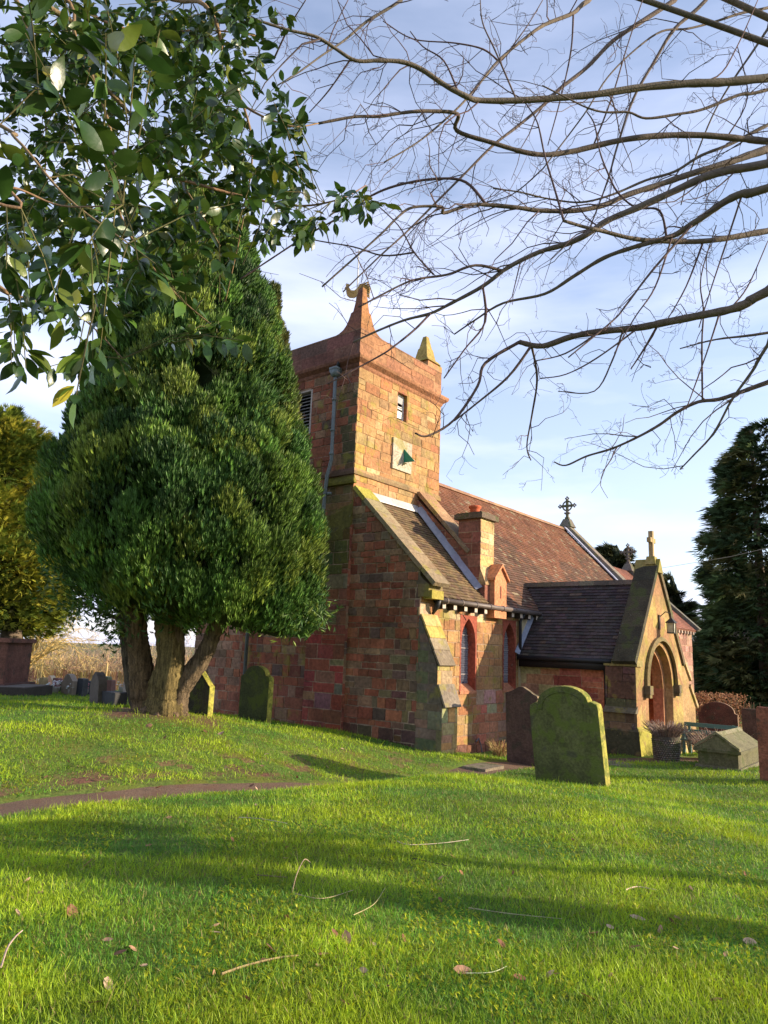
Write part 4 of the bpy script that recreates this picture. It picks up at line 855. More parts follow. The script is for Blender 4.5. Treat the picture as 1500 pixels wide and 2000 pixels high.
# lantern on the gable
lp = np.array([PX+.14, PYF-.26, 2.50]); LN = thing('wall_lantern', 'small black lantern on a bracket above the porch arch', 'lantern', tuple(lp))
mb = MB(); mb.box((lp[0]-.20, PYF-.04, lp[2]-.10), (lp[0]-.13, PYF-.012, lp[2]+.26), (.10, .07, .05)); mb.tube([(lp[0]-.16, PYF-.02, lp[2]+.2), (lp[0]-.1, PYF-.16, lp[2]+.34), (lp[0], lp[1], lp[2]+.30), (lp[0], lp[1], lp[2]+.20)], .013, (.03, .028, .028), 6)
mb.build('bracket', M_IRON, LN)
mb = MB(); fm = (.025, .025, .025)
for i, j in ((-1,-1),(1,-1),(1,1),(-1,1)): mb.tube([lp+(i*.075, j*.075, -.17), lp+(i*.085, j*.085, .07)], .010, fm, 4)
frus(mb, lp[:2], .085, .09, lp[2]-.19, lp[2]-.165, fm); frus(mb, lp[:2], .12, .02, lp[2]+.07, lp[2]+.19, fm); mb.tube([lp+(0, 0, .18), lp+(0, 0, .23)], .018, fm, 6); mb.build('cage', M_IRON, LN)
mb = MB(); frus(mb, lp[:2], .066, .074, lp[2]-.164, lp[2]+.068, (.40, .38, .28)); mb.build('glass', M_GLASS, LN)

# ================================================================== HEADSTONES AND TOMBS
def outline(kind, w):
    """half-open outline (y from -w to w, z from 0 to 1) of a headstone top; z is measured below the apex in units of w"""
    h = w; P = []
    if kind == 'shouldered':
        P = [(-h, -.62*w), (-h*.97, -.50*w), (-h*.80, -.42*w), (-h*.74, -.46*w)]
        P += [(-math.cos(t)*h*.74, -.46*w+math.sin(t)*.46*w*1.0) for t in np.linspace(.12, math.pi-.12, 13)]
        P += [(h*.74, -.46*w), (h*.80, -.42*w), (h*.97, -.50*w), (h, -.62*w)]
    elif kind == 'round':
        P = [(-math.cos(t)*h, -h*.95+math.sin(t)*h*.95) for t in np.linspace(0, math.pi, 15)]
    elif kind == 'ogee':
        P = [(-h, -.62*w), (-h*1.0, -.36*w), (-h*.75, -.30*w), (-h*.4, -.16*w), (-h*.15, -.02*w), (0, 0), (h*.15, -.02*w), (h*.45, -.2*w), (h*.8, -.42*w), (h*1.02, -.52*w), (h*1.08, -.66*w), (h*.98, -.8*w)]
    elif kind == 'peak':
        P = [(-h, -.72*w), (-h*.9, -.66*w), (-h*.3, -.06*w), (0, 0), (h*.3, -.08*w), (h*.9, -.60*w), (h, -.66*w)]
    elif kind == 'gothic':
        P = [(-h, -1.5*w), (-h*.8, -.9*w), (-h*.45, -.35*w), (0, 0), (h*.45, -.35*w), (h*.8, -.9*w), (h, -1.5*w)]
    elif kind == 'scroll':
        P = [(-h, -.75*w), (-h*1.02, -.62*w), (-h*.86, -.55*w)]+[(-math.cos(t)*h*.86, -.55*w+math.sin(t)*.55*w) for t in np.linspace(.3, math.pi-.3, 11)]+[(h*.86, -.55*w), (h*1.02, -.62*w), (h, -.75*w)]
    else: P = [(-h, -.03), (-h+.02, 0), (h-.02, 0), (h, -.03)]
    return P
def headstone(name, base, w, h, th, kind, col, label, material, lean_y=0, lean_x=0, cat='headstone', group=None, yawd=0, edge=None):
    """upright slab facing west; base point, half-width w along y"""
    P = [(-w, -.35)]+[(y, h+z) for y, z in outline(kind, w)]+[(w, -.35)]
    me = bpy.data.meshes.new(name); bm = bmesh.new()
    f = bm.faces.new([bm.verts.new((0, -p[0], p[1])) for p in P]); r = bmesh.ops.extrude_face_region(bm, geom=[f])
    bmesh.ops.translate(bm, verts=[v for v in r['geom'] if isinstance(v, bmesh.types.BMVert)], vec=(th, 0, 0)); bmesh.ops.recalc_face_normals(bm, faces=bm.faces)
    eds = [e for e in bm.edges if len(e.link_faces) == 2 and abs(e.link_faces[0].normal.dot(e.link_faces[1].normal)) < .3 and (abs(e.link_faces[0].normal.x) > .9 or abs(e.link_faces[1].normal.x) > .9)]
    bmesh.ops.bevel(bm, geom=eds, offset=min(.012, th*.12), segments=2, affect='EDGES', profile=.6)
    bm.to_mesh(me); bm.free()
    a = me.color_attributes.new('Col', 'FLOAT_COLOR', 'CORNER'); cc = []
    for p in me.polygons:
        c = col if abs(p.normal.x) > .6 else (edge or col)  # side faces take a brighter edge colour standing in for sunlight
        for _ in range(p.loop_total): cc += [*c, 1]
    a.data.foreach_set('color', cc); me.materials.append(material)
    o = bpy.data.objects.new(name, me); o.location = base; o.rotation_euler = (lean_y, lean_x, math.radians(yawd)); link(o)
    return tag(o, label, cat, group)
def stone_px(name, uL, uR, vb, vt, kind, col, label, material, th=.12, lean_y=0, lean_x=0, edge=None, group=None, dz=0):
    um = (uL+uR)/2; b = ground(um, vb); vm = (vb+vt)/2
    yL = onp(uL, vm, 'x', b[0])[1]; yR = onp(uR, vm, 'x', b[0])[1]; h = onp(um, vt, 'x', b[0])[2]-b[2]
    return headstone(name, (b[0], (yL+yR)/2, gz1(b[0], (yL+yR)/2)+dz), abs(yL-yR)/2, h, th, kind, col, label, material, lean_y, lean_x, group=group, edge=edge)
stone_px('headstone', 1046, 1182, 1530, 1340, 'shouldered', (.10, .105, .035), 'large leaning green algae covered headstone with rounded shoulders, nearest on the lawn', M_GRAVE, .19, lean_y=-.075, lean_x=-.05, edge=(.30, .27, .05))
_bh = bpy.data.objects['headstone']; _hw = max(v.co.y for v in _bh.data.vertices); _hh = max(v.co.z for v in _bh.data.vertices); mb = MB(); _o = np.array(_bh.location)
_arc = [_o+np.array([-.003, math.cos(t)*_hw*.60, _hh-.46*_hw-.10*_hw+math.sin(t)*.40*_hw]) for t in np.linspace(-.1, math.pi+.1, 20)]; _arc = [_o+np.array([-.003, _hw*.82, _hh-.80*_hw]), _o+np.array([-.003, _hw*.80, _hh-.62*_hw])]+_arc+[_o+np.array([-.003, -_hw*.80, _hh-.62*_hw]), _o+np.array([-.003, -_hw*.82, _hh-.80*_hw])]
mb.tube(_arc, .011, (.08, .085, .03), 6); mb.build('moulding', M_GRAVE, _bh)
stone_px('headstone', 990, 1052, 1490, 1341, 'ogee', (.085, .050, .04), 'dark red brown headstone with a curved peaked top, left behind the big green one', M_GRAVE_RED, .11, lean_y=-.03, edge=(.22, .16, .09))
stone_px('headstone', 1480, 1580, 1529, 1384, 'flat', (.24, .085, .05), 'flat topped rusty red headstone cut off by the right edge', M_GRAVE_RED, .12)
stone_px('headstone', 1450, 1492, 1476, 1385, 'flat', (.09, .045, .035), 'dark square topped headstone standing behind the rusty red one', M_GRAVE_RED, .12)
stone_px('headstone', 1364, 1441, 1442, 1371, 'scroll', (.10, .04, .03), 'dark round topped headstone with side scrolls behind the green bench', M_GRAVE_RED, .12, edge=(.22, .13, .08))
stone_px('headstone', 350, 409, 1394, 1306, 'peak', (.055, .055, .03), 'dark peaked headstone behind the big trunk with mossy edges painted as if sunlit', M_GRAVE, .13, edge=(.36, .33, .06))
stone_px('headstone', 468, 524, 1408, 1300, 'shouldered', (.065, .075, .025), 'green shouldered headstone against the tower wall with mossy edges coloured bright like sunlight', M_GRAVE, .14, edge=(.36, .33, .06))
# far graves on the left
FAR = [(34, 1338, 1325, 16, 'flat', (.05, .045, .04), 'tiny dark flat stone nearest the left pedestal'), (54, 1339, 1320, 13, 'flat', (.03, .03, .03), 'small black polished headstone third of the way to the big trunk'), (71, 1338, 1325, 14, 'round', (.55, .56, .60), 'small bluish white headstone in the far row'),
 (80, 1345, 1323, 8, 'flat', (.22, .16, .07), 'narrow golden brown headstone beside the bluish white one'), (95, 1344, 1319, 13, 'peak', (.55, .30, .19), 'pinkish sunlit headstone with a sloping top in the far row'), (107, 1346, 1324, 9, 'flat', (.13, .05, .045), 'narrow dark red headstone right of the pinkish one'),
 (131, 1357, 1316, 22, 'peak', (.17, .13, .09), 'broad grey brown peaked headstone, biggest of the far row'), (155, 1361, 1325, 11, 'flat', (.03, .032, .036), 'tall narrow black headstone right of the broad grey brown one'), (171, 1356, 1330, 14, 'flat', (.035, .037, .04), 'low black headstone left of the leaning pointed one'),
 (204, 1347, 1321, 12, 'flat', (.10, .105, .05), 'mossy leaning headstone just right of the tall pointed one'), (212, 1351, 1328, 10, 'flat', (.14, .065, .05), 'small red brown headstone between mossy stones near the trunk'), (223, 1347, 1330, 9, 'flat', (.28, .28, .14), 'pale green narrow headstone near the big trunk'), (246, 1352, 1333, 12, 'round', (.36, .30, .26), 'pale pinkish headstone touching the left side of the big trunk')]
for u, vb, vt, wd, kind, col, lab in FAR:
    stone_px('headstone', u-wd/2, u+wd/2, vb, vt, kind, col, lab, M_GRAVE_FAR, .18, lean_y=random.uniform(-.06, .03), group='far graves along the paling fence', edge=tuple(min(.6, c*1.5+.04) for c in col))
stone_px('headstone', 177, 194, 1375, 1312, 'gothic', (.10, .08, .065), 'dark tall pointed headstone leaning, in front of the far row', M_GRAVE_FAR, .2, lean_y=-.10, edge=(.12, .10, .08))
stone_px('headstone', 196, 224, 1378, 1351, 'flat', (.045, .045, .048), 'short dark slate block in front of the far row', M_GRAVE_FAR, .3)
# floral tributes, tiny
for u, v, c, lab in ((106, 1353, (.6, .58, .55), 'white flower vase before the narrow dark red headstone'), (141, 1358, (.62, .62, .58), 'white stone trough before the broad grey brown headstone'), (163, 1357, (.5, .22, .22), 'pink flowers before the low black headstone'), (238, 1350, (.55, .45, .35), 'pale flower pot beside the big trunk'), (122, 1352, (.03, .05, .02), 'small dark evergreen bush among the far graves')):
    p = ground(u, v); mb = MB(); r_ = .16
    mb.lathe(p-(0, 0, .03), [(.09, 0), (.14, .12), (.15, .2)], (.3, .28, .25) if 'bush' not in lab else c, 8)
    for k in range(16): q = p+np.array([random.uniform(-r_, r_), random.uniform(-r_, r_), .2+random.uniform(0, .16)]); mb.lathe(q, [(.0, -.03), (.05, 0), (.0, .04)], jit(c, .25), 5)
    tag(mb.build('grave_flowers', M_PLAIN, None, loc=tuple(p)), lab, 'flowers')
# pedestal monument at the left edge and its kerb
p = ground(8, 1352); d_ = p-CAM; dep = d_@FW; k_ = dep/F
MON = thing('monument', 'big reddish stone pedestal cut off by the left edge', 'monument', tuple(p))
rx = unit(RT*np.array([1, 1, 0])); fy = unit(FW*np.array([1, 1, 0])); q0 = p+rx*(-32*k_); zt = 104*k_
mb = MB(); mc = (.17, .075, .05)
mb.obox(q0+(0, 0, zt*.52), rx*52*k_, fy*50*k_, (0, 0, zt*.40), mc); mb.build('shaft', M_GRAVE_RED, MON)
mb = MB(); mb.obox(q0+(0, 0, zt*.96), rx*57*k_, fy*55*k_, (0, 0, zt*.04), mc); mb.build('cap', M_GRAVE_RED, MON)
mb = MB(); mb.obox(q0+(0, 0, zt*.06), rx*62*k_, fy*60*k_, (0, 0, zt*.12), (.12, .06, .045)); mb.build('base', M_GRAVE_RED, MON)
p = ground(30, 1357); mb = MB(); k_ = ((p-CAM)@FW)/F; mb.obox(p+(0, 0, 8*k_), rx*46*k_, fy*.8, (0, 0, 9*k_), (.05, .04, .03)); mb.obox(p+(0, 0, 17.6*k_), rx*42*k_, fy*.75, (0, 0, .5*k_), (.12, .10, .08))
tag(mb.build('grave_ledger', M_GRAVE_FAR, None, loc=tuple(p)), 'low dark ledger stone in front of the left pedestal', 'grave slab')
# chest tomb
pL = ground(1357, 1497); pR = ground(1447, 1506); xw = (pL[0]+pR[0])/2-.05
yA_, yB_ = onp(1357, 1480, 'x', xw)[1], onp(1446, 1480, 'x', xw)[1]; zb = gz1(xw, (yA_+yB_)/2)
zE = onp(1402, 1468, 'x', xw)[2]; zR = onp(1403, 1436, 'x', xw)[2]; ym = (yA_+yB_)/2; LT = 1.9
CT = thing('chest_tomb', 'low mossy stone chest tomb with a gabled lid beside the porch', 'tomb', (xw+LT/2, ym, zb)); tc_ = (.125, .115, .06)
mb = MB(); mb.box((xw+.05, yB_+.05, zb-.3), (xw+LT, yA_-.05, zE-.02), tc_); mb.box((xw+.0, yB_, zb-.3), (xw+LT+.05, yA_, zb+.05), (.17, .15, .10)); mb.build('chest', M_DARKSTONE, CT)
mb = MB(); mb.box((xw-.02, yB_-.02, zE-.02), (xw+LT+.06, yA_+.02, zE+.035), tc_)
mb.prism([(xw-.0, yA_, zE+.035), (xw-.0, ym, zR), (xw-.0, yB_, zE+.035)], (LT+.04, 0, 0), (.155, .14, .075))
for ya, s in ((yA_, -1), (yB_, 1)):
    a = np.array([xw-.03, ya, zE+.04]); b = np.array([xw-.03, ym, zR+.02]); mb.prism([a, b, b+(0, 0, .05), a+(0, 0, .05)], (.10, 0, 0), (.22, .19, .11))
mb.prism([(xw, ym-.05, zR-.02), (xw, ym, zR+.05), (xw, ym+.05, zR-.02)], (LT+.04, 0, 0), (.20, .18, .11)); mb.build('lid', M_DARKSTONE, CT)
# bench
b0 = onp(1336, 1408, 'x', 19.9); b1 = onp(1440, 1412, 'x', 19.9); ztop = b0[2]; BL = b0[1]-b1[1]; zg = ztop-.86
xB = 19.9; BN = thing('bench', 'dark green slatted bench beyond the porch', 'bench', (xB-.25, (b0[1]+b1[1])/2, zg)); gcol = (.09, .17, .145)
mb = MB()
for z in (ztop-.07, ztop-.24, ztop-.37): mb.box((xB+.0, b1[1], z-.05), (xB+.035, b0[1], z+.05), gcol)
mb.build('backrest', M_PLAIN, BN)
mb = MB()
for k in range(4): mb.box((xB-.48+k*.12, b1[1], zg+.42), (xB-.38+k*.12, b0[1], zg+.455), gcol)
mb.build('seat', M_PLAIN, BN)
for y in (b1[1]+.08, b0[1]-.14):
    mb = MB(); mb.box((xB+.036, y, zg-.1), (xB+.09, y+.06, ztop-.02), gcol); mb.box((xB-.46, y, zg-.1), (xB-.40, y+.06, zg+.419), gcol); mb.box((xB-.48, y, zg+.60), (xB+.036, y+.06, zg+.64), gcol); mb.box((xB-.46, y, zg+.456), (xB-.41, y+.06, zg+.60), gcol); mb.build('leg', M_PLAIN, BN)

# planter with dead heather
def tuft(mb, c, n, r, h, cols, spread=.5, th=.006, base_r=.1):
    for _ in range(n):
        a = random.uniform(0, 2*math.pi); rr = base_r*math.sqrt(random.random()); p0 = np.array(c)+(rr*math.cos(a), rr*math.sin(a), 0); a2 = a+random.uniform(-.6, .6); s = r*random.uniform(.3, 1); hh = h*random.uniform(.5, 1)
        p1 = p0+(s*.4*math.cos(a2), s*.4*math.sin(a2), hh*.6); p2 = p0+(s*math.cos(a2), s*math.sin(a2), hh); mb.tube([p0, p1, p2], [th, th*.8, th*.4], jit(random.choice(cols), .2), 3, False)
p = ground(1302, 1482); k_ = ((p-CAM)@FW)/F
PL = thing('planter', 'round textured tub of dead heather beside the porch arch', 'planter', tuple(p))
R0 = 26*k_; H0 = 42*k_; mb = MB()
mb.lathe(p-(0, 0, .05), [(R0*.86, 0), (R0*.97, H0*.5), (R0, H0), (R0*1.02, H0+.06), (R0*.92, H0+.06), (R0*.9, H0)], (.10, .08, .06), 28)
for j in range(11):
    for i in range(34):
        a = (i+.5*(j % 2))*2*math.pi/34; z = H0*(j+.5)/11; rr = R0*(.87+.13*(j+.5)/11)
        mb.lathe((p[0]+rr*math.cos(a), p[1]+rr*math.sin(a), p[2]-.05+z-.015), [(.01, 0), (.025, .015), (.01, .03)], jit((.20, .165, .125), .3), 5)
mb.build('tub', M_DARKSTONE, PL)
mb = MB(); tuft(mb, p+(0, 0, H0-.05), 420, R0*1.1, 34*k_, [(.28, .19, .14), (.22, .15, .11), (.32, .24, .20)], th=.007, base_r=R0*.85); mb.build('heather', M_LITTER, PL)
p = ground(1398, 1470); p = np.array([18.2, onp(1398, 1440, 'x', 18.2)[1], 0]); p[2] = gz1(p[0], p[1]); mb = MB()
tuft(mb, p, 380, .55, .62, [(.24, .16, .12), (.2, .13, .10), (.28, .2, .15)], th=.009, base_r=.35); tag(mb.build('heather_plant', M_LITTER, None, loc=tuple(p)), 'dry brownish heather clump behind the chest tomb', 'plant')
p = ground(975, 1478); p[2] -= .02; mb = MB(); tuft(mb, p, 130, .26, .38, [(.40, .27, .12), (.30, .28, .08), (.36, .2, .1)], th=.006, base_r=.12); tag(mb.build('dry_grass_tuft', M_LITTER, None, loc=tuple(p)), 'dry straw coloured weed tuft at the foot of the aisle wall', 'plant')

# ================================================================== TREES
SPRAY_V, SPRAY_F = [], []
for j, (a, l) in enumerate(((0, 1.0), (.26, .9), (-.26, .88), (.52, .7), (-.52, .72))):
    ca, sa_ = math.cos(a), math.sin(a); n0 = len(SPRAY_V)
    for t, w in ((0, 0), (.5, .062), (1.0, 0), (.5, -.062)):
        SPRAY_V.append((l*(t*ca-w*sa_)+.10*(j > 0), l*(t*sa_+w*ca), .05*math.sin(t*3)*(1 if j % 2 else -1)))
    SPRAY_F.append((n0, n0+1, n0+2, n0+3))
SPR3_V, SPR3_F = [], []
for j, (a, l, tw_) in enumerate(((0, 1.0, .3), (.30, .82, 1.2), (-.32, .78, -1.0))):
    ca, sa_ = math.cos(a), math.sin(a); n0 = len(SPR3_V)
    for t, w in ((0, 0), (.5, .075), (1.0, 0), (.5, -.075)): SPR3_V.append((l*(t*ca)+.12*(j > 0), l*t*sa_+w*math.cos(tw_), w*math.sin(tw_)+.04*math.sin(t*3)))
    SPR3_F.append((n0, n0+1, n0+2, n0+3))
def interp_prof(prof, z):
    P = np.array(prof, float); return np.interp(z, P[:, 0], P[:, 1]), np.interp(z, P[:, 0], P[:, 2])
def crown_sprays(axis, prof, rx_, ry_, nl, per, lobe, size, cols, up=.9, out=.8, depth=(.70, 1.0), flat=None, seed=1, upw=True, bias=0):
    """prof: (z, left, right) lateral extents from axis along rx_; returns pos, dir, size, colour for sprays set on lobes"""
    r = np.random.default_rng(seed); zz = np.array([p[0] for p in prof]); Ls = np.array([p[1] for p in prof]); Rs = np.array([p[2] for p in prof])
    rad = (Rs-Ls)/2; zg_ = np.linspace(zz.min(), zz.max(), 200); wgt = np.interp(zg_, zz, rad)+.12; cdf = np.cumsum(wgt)/wgt.sum()
    z = np.interp(r.random(nl), cdf, zg_); th = r.random(nl)*2*np.pi
    l, rr = np.interp(z, zz, Ls), np.interp(z, zz, Rs); c = (l+rr)/2; R_ = (rr-l)/2; k = depth[0]+(depth[1]-depth[0])*r.random(nl)**.5
    lob = np.minimum(lobe*(.75+.5*r.random(nl)), np.maximum(R_*.42, .16)); rad_in = np.maximum(R_*k-lob*.35, .02)
    cen = axis[None]+rx_[None]*(c+rad_in*np.cos(th))[:, None]+ry_[None]*(rad_in*np.sin(th))[:, None]; cen[:, 2] = z
    outd = rx_[None]*np.cos(th)[:, None]+ry_[None]*np.sin(th)[:, None]
    cen, outd, lob = np.repeat(cen, per, 0), np.repeat(outd, per, 0), np.repeat(lob, per)
    lc = np.repeat(r.integers(0, len(cols), nl), per); lk = np.repeat(r.uniform(.65, 1.35, nl), per); n = nl*per
    v = r.normal(size=(n, 3))+(outd*.55+np.array([0, 0, .45]))*bias; v /= np.linalg.norm(v, axis=1, keepdims=True); v[:, 2] = v[:, 2]*(1.25 if upw else .45)
    pos = cen+v*lob[:, None]*(r.random(n)[:, None]**.4)*np.array([1, 1, 1.0])*.55
    D = outd*out+np.array([0, 0, up])+v*.45+r.normal(size=(n, 3))*.18
    sz = size*(.65+.7*r.random(n)); C = np.asarray(cols)[lc]*(lk*(.8+.4*r.random(n)))[:, None]
    return pos, D, sz, C, outd
def core(name, axis, prof, rx_, ry_, k, col, material, parent, n=28, seed=3):
    r = np.random.default_rng(seed); zs_ = np.linspace(prof[0][0], prof[-1][0], 26) if prof[0][0] < prof[-1][0] else np.linspace(prof[-1][0], prof[0][0], 26)
    P = sorted(prof); zz = [p[0] for p in P]; V = []
    for z in zs_:
        l, rr = np.interp(z, zz, [p[1] for p in P]), np.interp(z, zz, [p[2] for p in P])
        for j in range(n):
            t = 2*math.pi*j/n; R_ = (rr-l)/2*k*(1+.12*math.sin(5*t+z*3)+.10*r.normal()*.5); V.append(axis+rx_*((l+rr)/2+R_*math.cos(t))+ry_*R_*math.sin(t)); V[-1] = np.array([V[-1][0], V[-1][1], z+.08*r.normal()])
    Fc = [(i*n+j, i*n+(j+1) % n, (i+1)*n+(j+1) % n, (i+1)*n+j) for i in range(25) for j in range(n)]; Fc += [tuple(range(n-1, -1, -1)), tuple(range(25*n, 26*n))]
    return V, Fc
# ---- the big cypress
DT = 13.4; tb = at(318, 1392, DT); tb[2] = gz1(tb[0], tb[1]); kpx = DT/F
def zpx(v): return at(330, v, DT)[2]
sil = [(1222, 480, 622), (1200, 240, 646), (1172, 140, 653), (1130, 72, 660), (1050, 30, 664), (1000, 24, 656), (950, 34, 648), (900, 66, 638), (850, 88, 628), (800, 104, 618), (750, 120, 606), (700, 134, 594), (650, 146, 582), (600, 164, 562), (550, 180, 545), (500, 196, 528), (450, 212, 512), (400, 230, 500), (330, 256, 475), (280, 276, 440), (240, 300, 400), (205, 325, 372)]
ax0 = at(330, 1392, DT); prof = sorted([(zpx(v), (l+42-axis_u(ax0, zpx(v)))*kpx, (r_-14+22*min(max((720-v)/200, 0), 1)-axis_u(ax0, zpx(v)))*kpx) for v, l, r_ in sil])
rxh = unit(RT*np.array([1, 1, 0])); ryh = unit(FW*np.array([1, 1, 0]))
CYP = thing('cypress_tree', 'big dense conical green cypress on the mound with several bare trunks', 'tree', tuple(tb))
CC = [(.050, .108, .020), (.066, .135, .022), (.095, .16, .024), (.044, .096, .022), (.14, .19, .028)]
pos, D, sz, C, od = crown_sprays(ax0, prof, rxh, ryh, 540, 280, .68, .155, CC, up=1.25, out=.42, depth=(.84, .98), seed=5, bias=1.6)
p2_, D2_, s2_, C2_, o2_ = crown_sprays(ax0, prof, rxh, ryh, 420, 90, .5, .20, CC[:2]+CC[3:4], up=.9, out=.6, depth=(.60, .88), seed=55)
C = C*np.where(rng.random(len(C)) < .2, 1.7, 1)[:, None]; pos, D, sz, C, od = np.r_[pos, p2_], np.r_[D, D2_], np.r_[sz, s2_], np.r_[C, C2_], np.r_[od, o2_]
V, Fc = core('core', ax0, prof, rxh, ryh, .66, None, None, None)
instmesh('crown', SPR3_V, SPR3_F, pos, frames_from(D, od+rng.normal(size=od.shape)*.6), sz, C, M_FOL, CYP)
raw_mesh('shade_core', V, Fc, [(.014, .024, .007)]*len(Fc), M_FOL, CYP)  # near-black solid core: shade between the clumps put into its colour
# paler leader standing right behind
ax2 = at(545, 1392, DT+.5); prof2 = sorted([(zpx(v), (l-8-axis_u(ax2, zpx(v)))*kpx, (r_-8-axis_u(ax2, zpx(v)))*kpx) for v, l, r_ in [(900, 480, 612), (800, 485, 600), (720, 490, 588), (640, 497, 576), (580, 503, 566), (530, 510, 556), (490, 520, 543), (470, 526, 537), (440, 531, 533)]])
pos, D, sz, C, od = crown_sprays(ax2, prof2, rxh, ryh, 190, 80, .36, .15, [(.11, .13, .03), (.085, .12, .03), (.14, .135, .04)], up=1.1, out=.35, seed=6)
instmesh('crown', SPR3_V, SPR3_F, pos, frames_from(D, od), sz, C, M_FOL, CYP)
# fronds low on the left, hanging below the crown
lowp, lowd = [], []
for u, v, n, su, sv in ((195, 1180, 220, 35, 22), (225, 1225, 150, 18, 22), (150, 1185, 90, 30, 14), (480, 1195, 160, 40, 16), (300, 1195, 160, 30, 14), (400, 1205, 160, 35, 14), (560, 1212, 200, 35, 14), (615, 1190, 150, 18, 18), (110, 1130, 120, 22, 25)):
    for _ in range(n): lowp.append(at(u+random.gauss(0, su), v+random.gauss(0, sv), DT+random.gauss(0, .5))); lowd.append((random.gauss(0, .5), random.gauss(0, .5), random.gauss(-.2, .4)))
instmesh('low_frond', SPR3_V, SPR3_F, np.array(lowp), frames_from(np.array(lowd)), np.full(len(lowp), .17), np.array([jit(random.choice(CC), .2) for _ in lowp]), M_FOL, CYP)
# trunks
def limb(mb, pts, rads, col, k=9, rough=.06):
    P = [np.asarray(p, float) for p in pts]; n = 14; T = np.linspace(0, len(P)-1, n*(len(P)-1)+1); Q = []; R_ = []
    for t in T:
        i = min(int(t), len(P)-2); f = t-i; p0, p1, p2, p3 = P[max(i-1, 0)], P[i], P[i+1], P[min(i+2, len(P)-1)]
        Q.append(.5*((2*p1)+(-p0+p2)*f+(2*p0-5*p1+4*p2-p3)*f*f+(-p0+3*p1-3*p2+p3)*f**3)); R_.append(lerp(rads[i], rads[i+1], f)*(1+random.uniform(-rough, rough)))
    mb.tube(Q, R_, col, k)
def A(u, v, dd=0): return at(u, v, DT+dd)
def trunk(mb, pts, rads, col, k=18):
    """fluted bark: radius modulated round the girth"""
    n0 = len(mb.v); limb(mb, pts, rads, col, k)
    V_ = np.array(mb.v[n0:]).reshape(-1, k, 3); cen = V_.mean(1, keepdims=True); ph = np.random.default_rng(n0).uniform(0, 6, 3)
    a = np.arange(k)/k*2*np.pi; f = 1+.10*np.sin(4*a+ph[0])+.07*np.sin(7*a+ph[1])
    s = np.linspace(0, 1, len(V_))[:, None]; f = f[None]+.05*np.sin(9*a[None]+ph[2]+14*s); V_ = cen+(V_-cen)*f[..., None]; mb.v[n0:] = [tuple(q) for q in V_.reshape(-1, 3)]
TK = (.13, .085, .042)
for pts, rads, col in (([A(300, 1410), A(287, 1370), A(275, 1300), A(268, 1240), A(264, 1170)], [.36, .24, .20, .19, .17], TK), ([A(318, 1412, -.1), A(322, 1360, -.1), A(333, 1290, -.1), A(330, 1230), A(326, 1160)], [.46, .30, .23, .22, .21], (.16, .12, .045)),
    ([A(335, 1405), A(352, 1345), A(392, 1290), A(420, 1230), A(438, 1150)], [.28, .19, .16, .13, .11], (.14, .10, .06)), ([A(290, 1400, .2), A(258, 1300, .3), A(247, 1230, .3), A(240, 1160, .3)], [.3, .14, .12, .11], (.09, .07, .045)), ([A(330, 1330, -.05), A(345, 1270), A(338, 1200), A(320, 1140)], [.16, .15, .13, .12], (.19, .13, .07))):
    mb = MB(); trunk(mb, pts, rads, col); mb.build('trunk', M_BARK_F, CYP, True)
for a in np.linspace(0, 2*math.pi, 9)[:-1]:
    c, s_ = math.cos(a), math.sin(a); mb = MB(); b = np.array([tb[0], tb[1], 0]); e = b+np.array([c, s_, 0])*random.uniform(.42, .6)
    limb(mb, [b+(c*.12, s_*.12, tb[2]+.26), b+(c*.28, s_*.28, tb[2]+.08), (e[0], e[1], gz1(e[0], e[1])-.05)], [.14, .11, .05], (.18, .12, .07), 7); mb.build('root', M_BARK_F, CYP, True)
mb = MB(); limb(mb, [A(340, 1260, .3), A(375, 1215, .3), A(405, 1195, .4)], [.05, .04, .03], (.04, .03, .02), 6); mb.build('limb', M_BARK_F, CYP, True); mb = MB(); limb(mb, [A(255, 1220, .3), A(200, 1195, .3), A(130, 1165, .3)], [.05, .035, .015], (.14, .11, .08), 6); mb.build('limb', M_BARK_F, CYP, True)

# ---- generic evergreen at pixel silhouette with its own distance
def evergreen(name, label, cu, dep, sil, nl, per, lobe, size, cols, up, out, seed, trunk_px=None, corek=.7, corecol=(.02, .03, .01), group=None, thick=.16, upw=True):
    k = dep/F; axis = at(cu, sil[0][0], dep); prof = sorted([(at(cu, v, dep)[2], (l-axis_u(axis, at(cu, v, dep)[2]))*k, (r_-axis_u(axis, at(cu, v, dep)[2]))*k) for v, l, r_ in sil])
    bz = gz1(axis[0], axis[1]); T = thing(name, label, 'tree', (axis[0], axis[1], bz), group)
    pos, D, sz, C, od = crown_sprays(axis, prof, rxh, ryh, nl, per, lobe, size, cols, up, out, (.62, 1.03), seed=seed, upw=upw)
    instmesh('crown', SPRAY_V, SPRAY_F, pos, frames_from(D, np.tile([0, 0, 1.], (len(D), 1))+rng.normal(size=D.shape)*.5), sz, C, M_FOL_FAR, T)
    if corek: V, Fc = core('c', axis, prof, rxh, ryh, corek, None, None, None, seed=seed); raw_mesh('shade_core', V, Fc, [corecol]*len(Fc), M_FOL_FAR, T)  # dark core colour deepens the shade inside the crown
    mb = MB(); top = prof[-1][0]; trunk(mb, [(axis[0], axis[1], bz-.2), (axis[0]+.1, axis[1], lerp(bz, top, .35)), (axis[0], axis[1], lerp(bz, top, .7)), (axis[0], axis[1], top-.3)], [thick*1.4, thick, thick*.6, thick*.15], (.12, .09, .065), 10); mb.build('trunk', M_BARK, T, True)
    return T
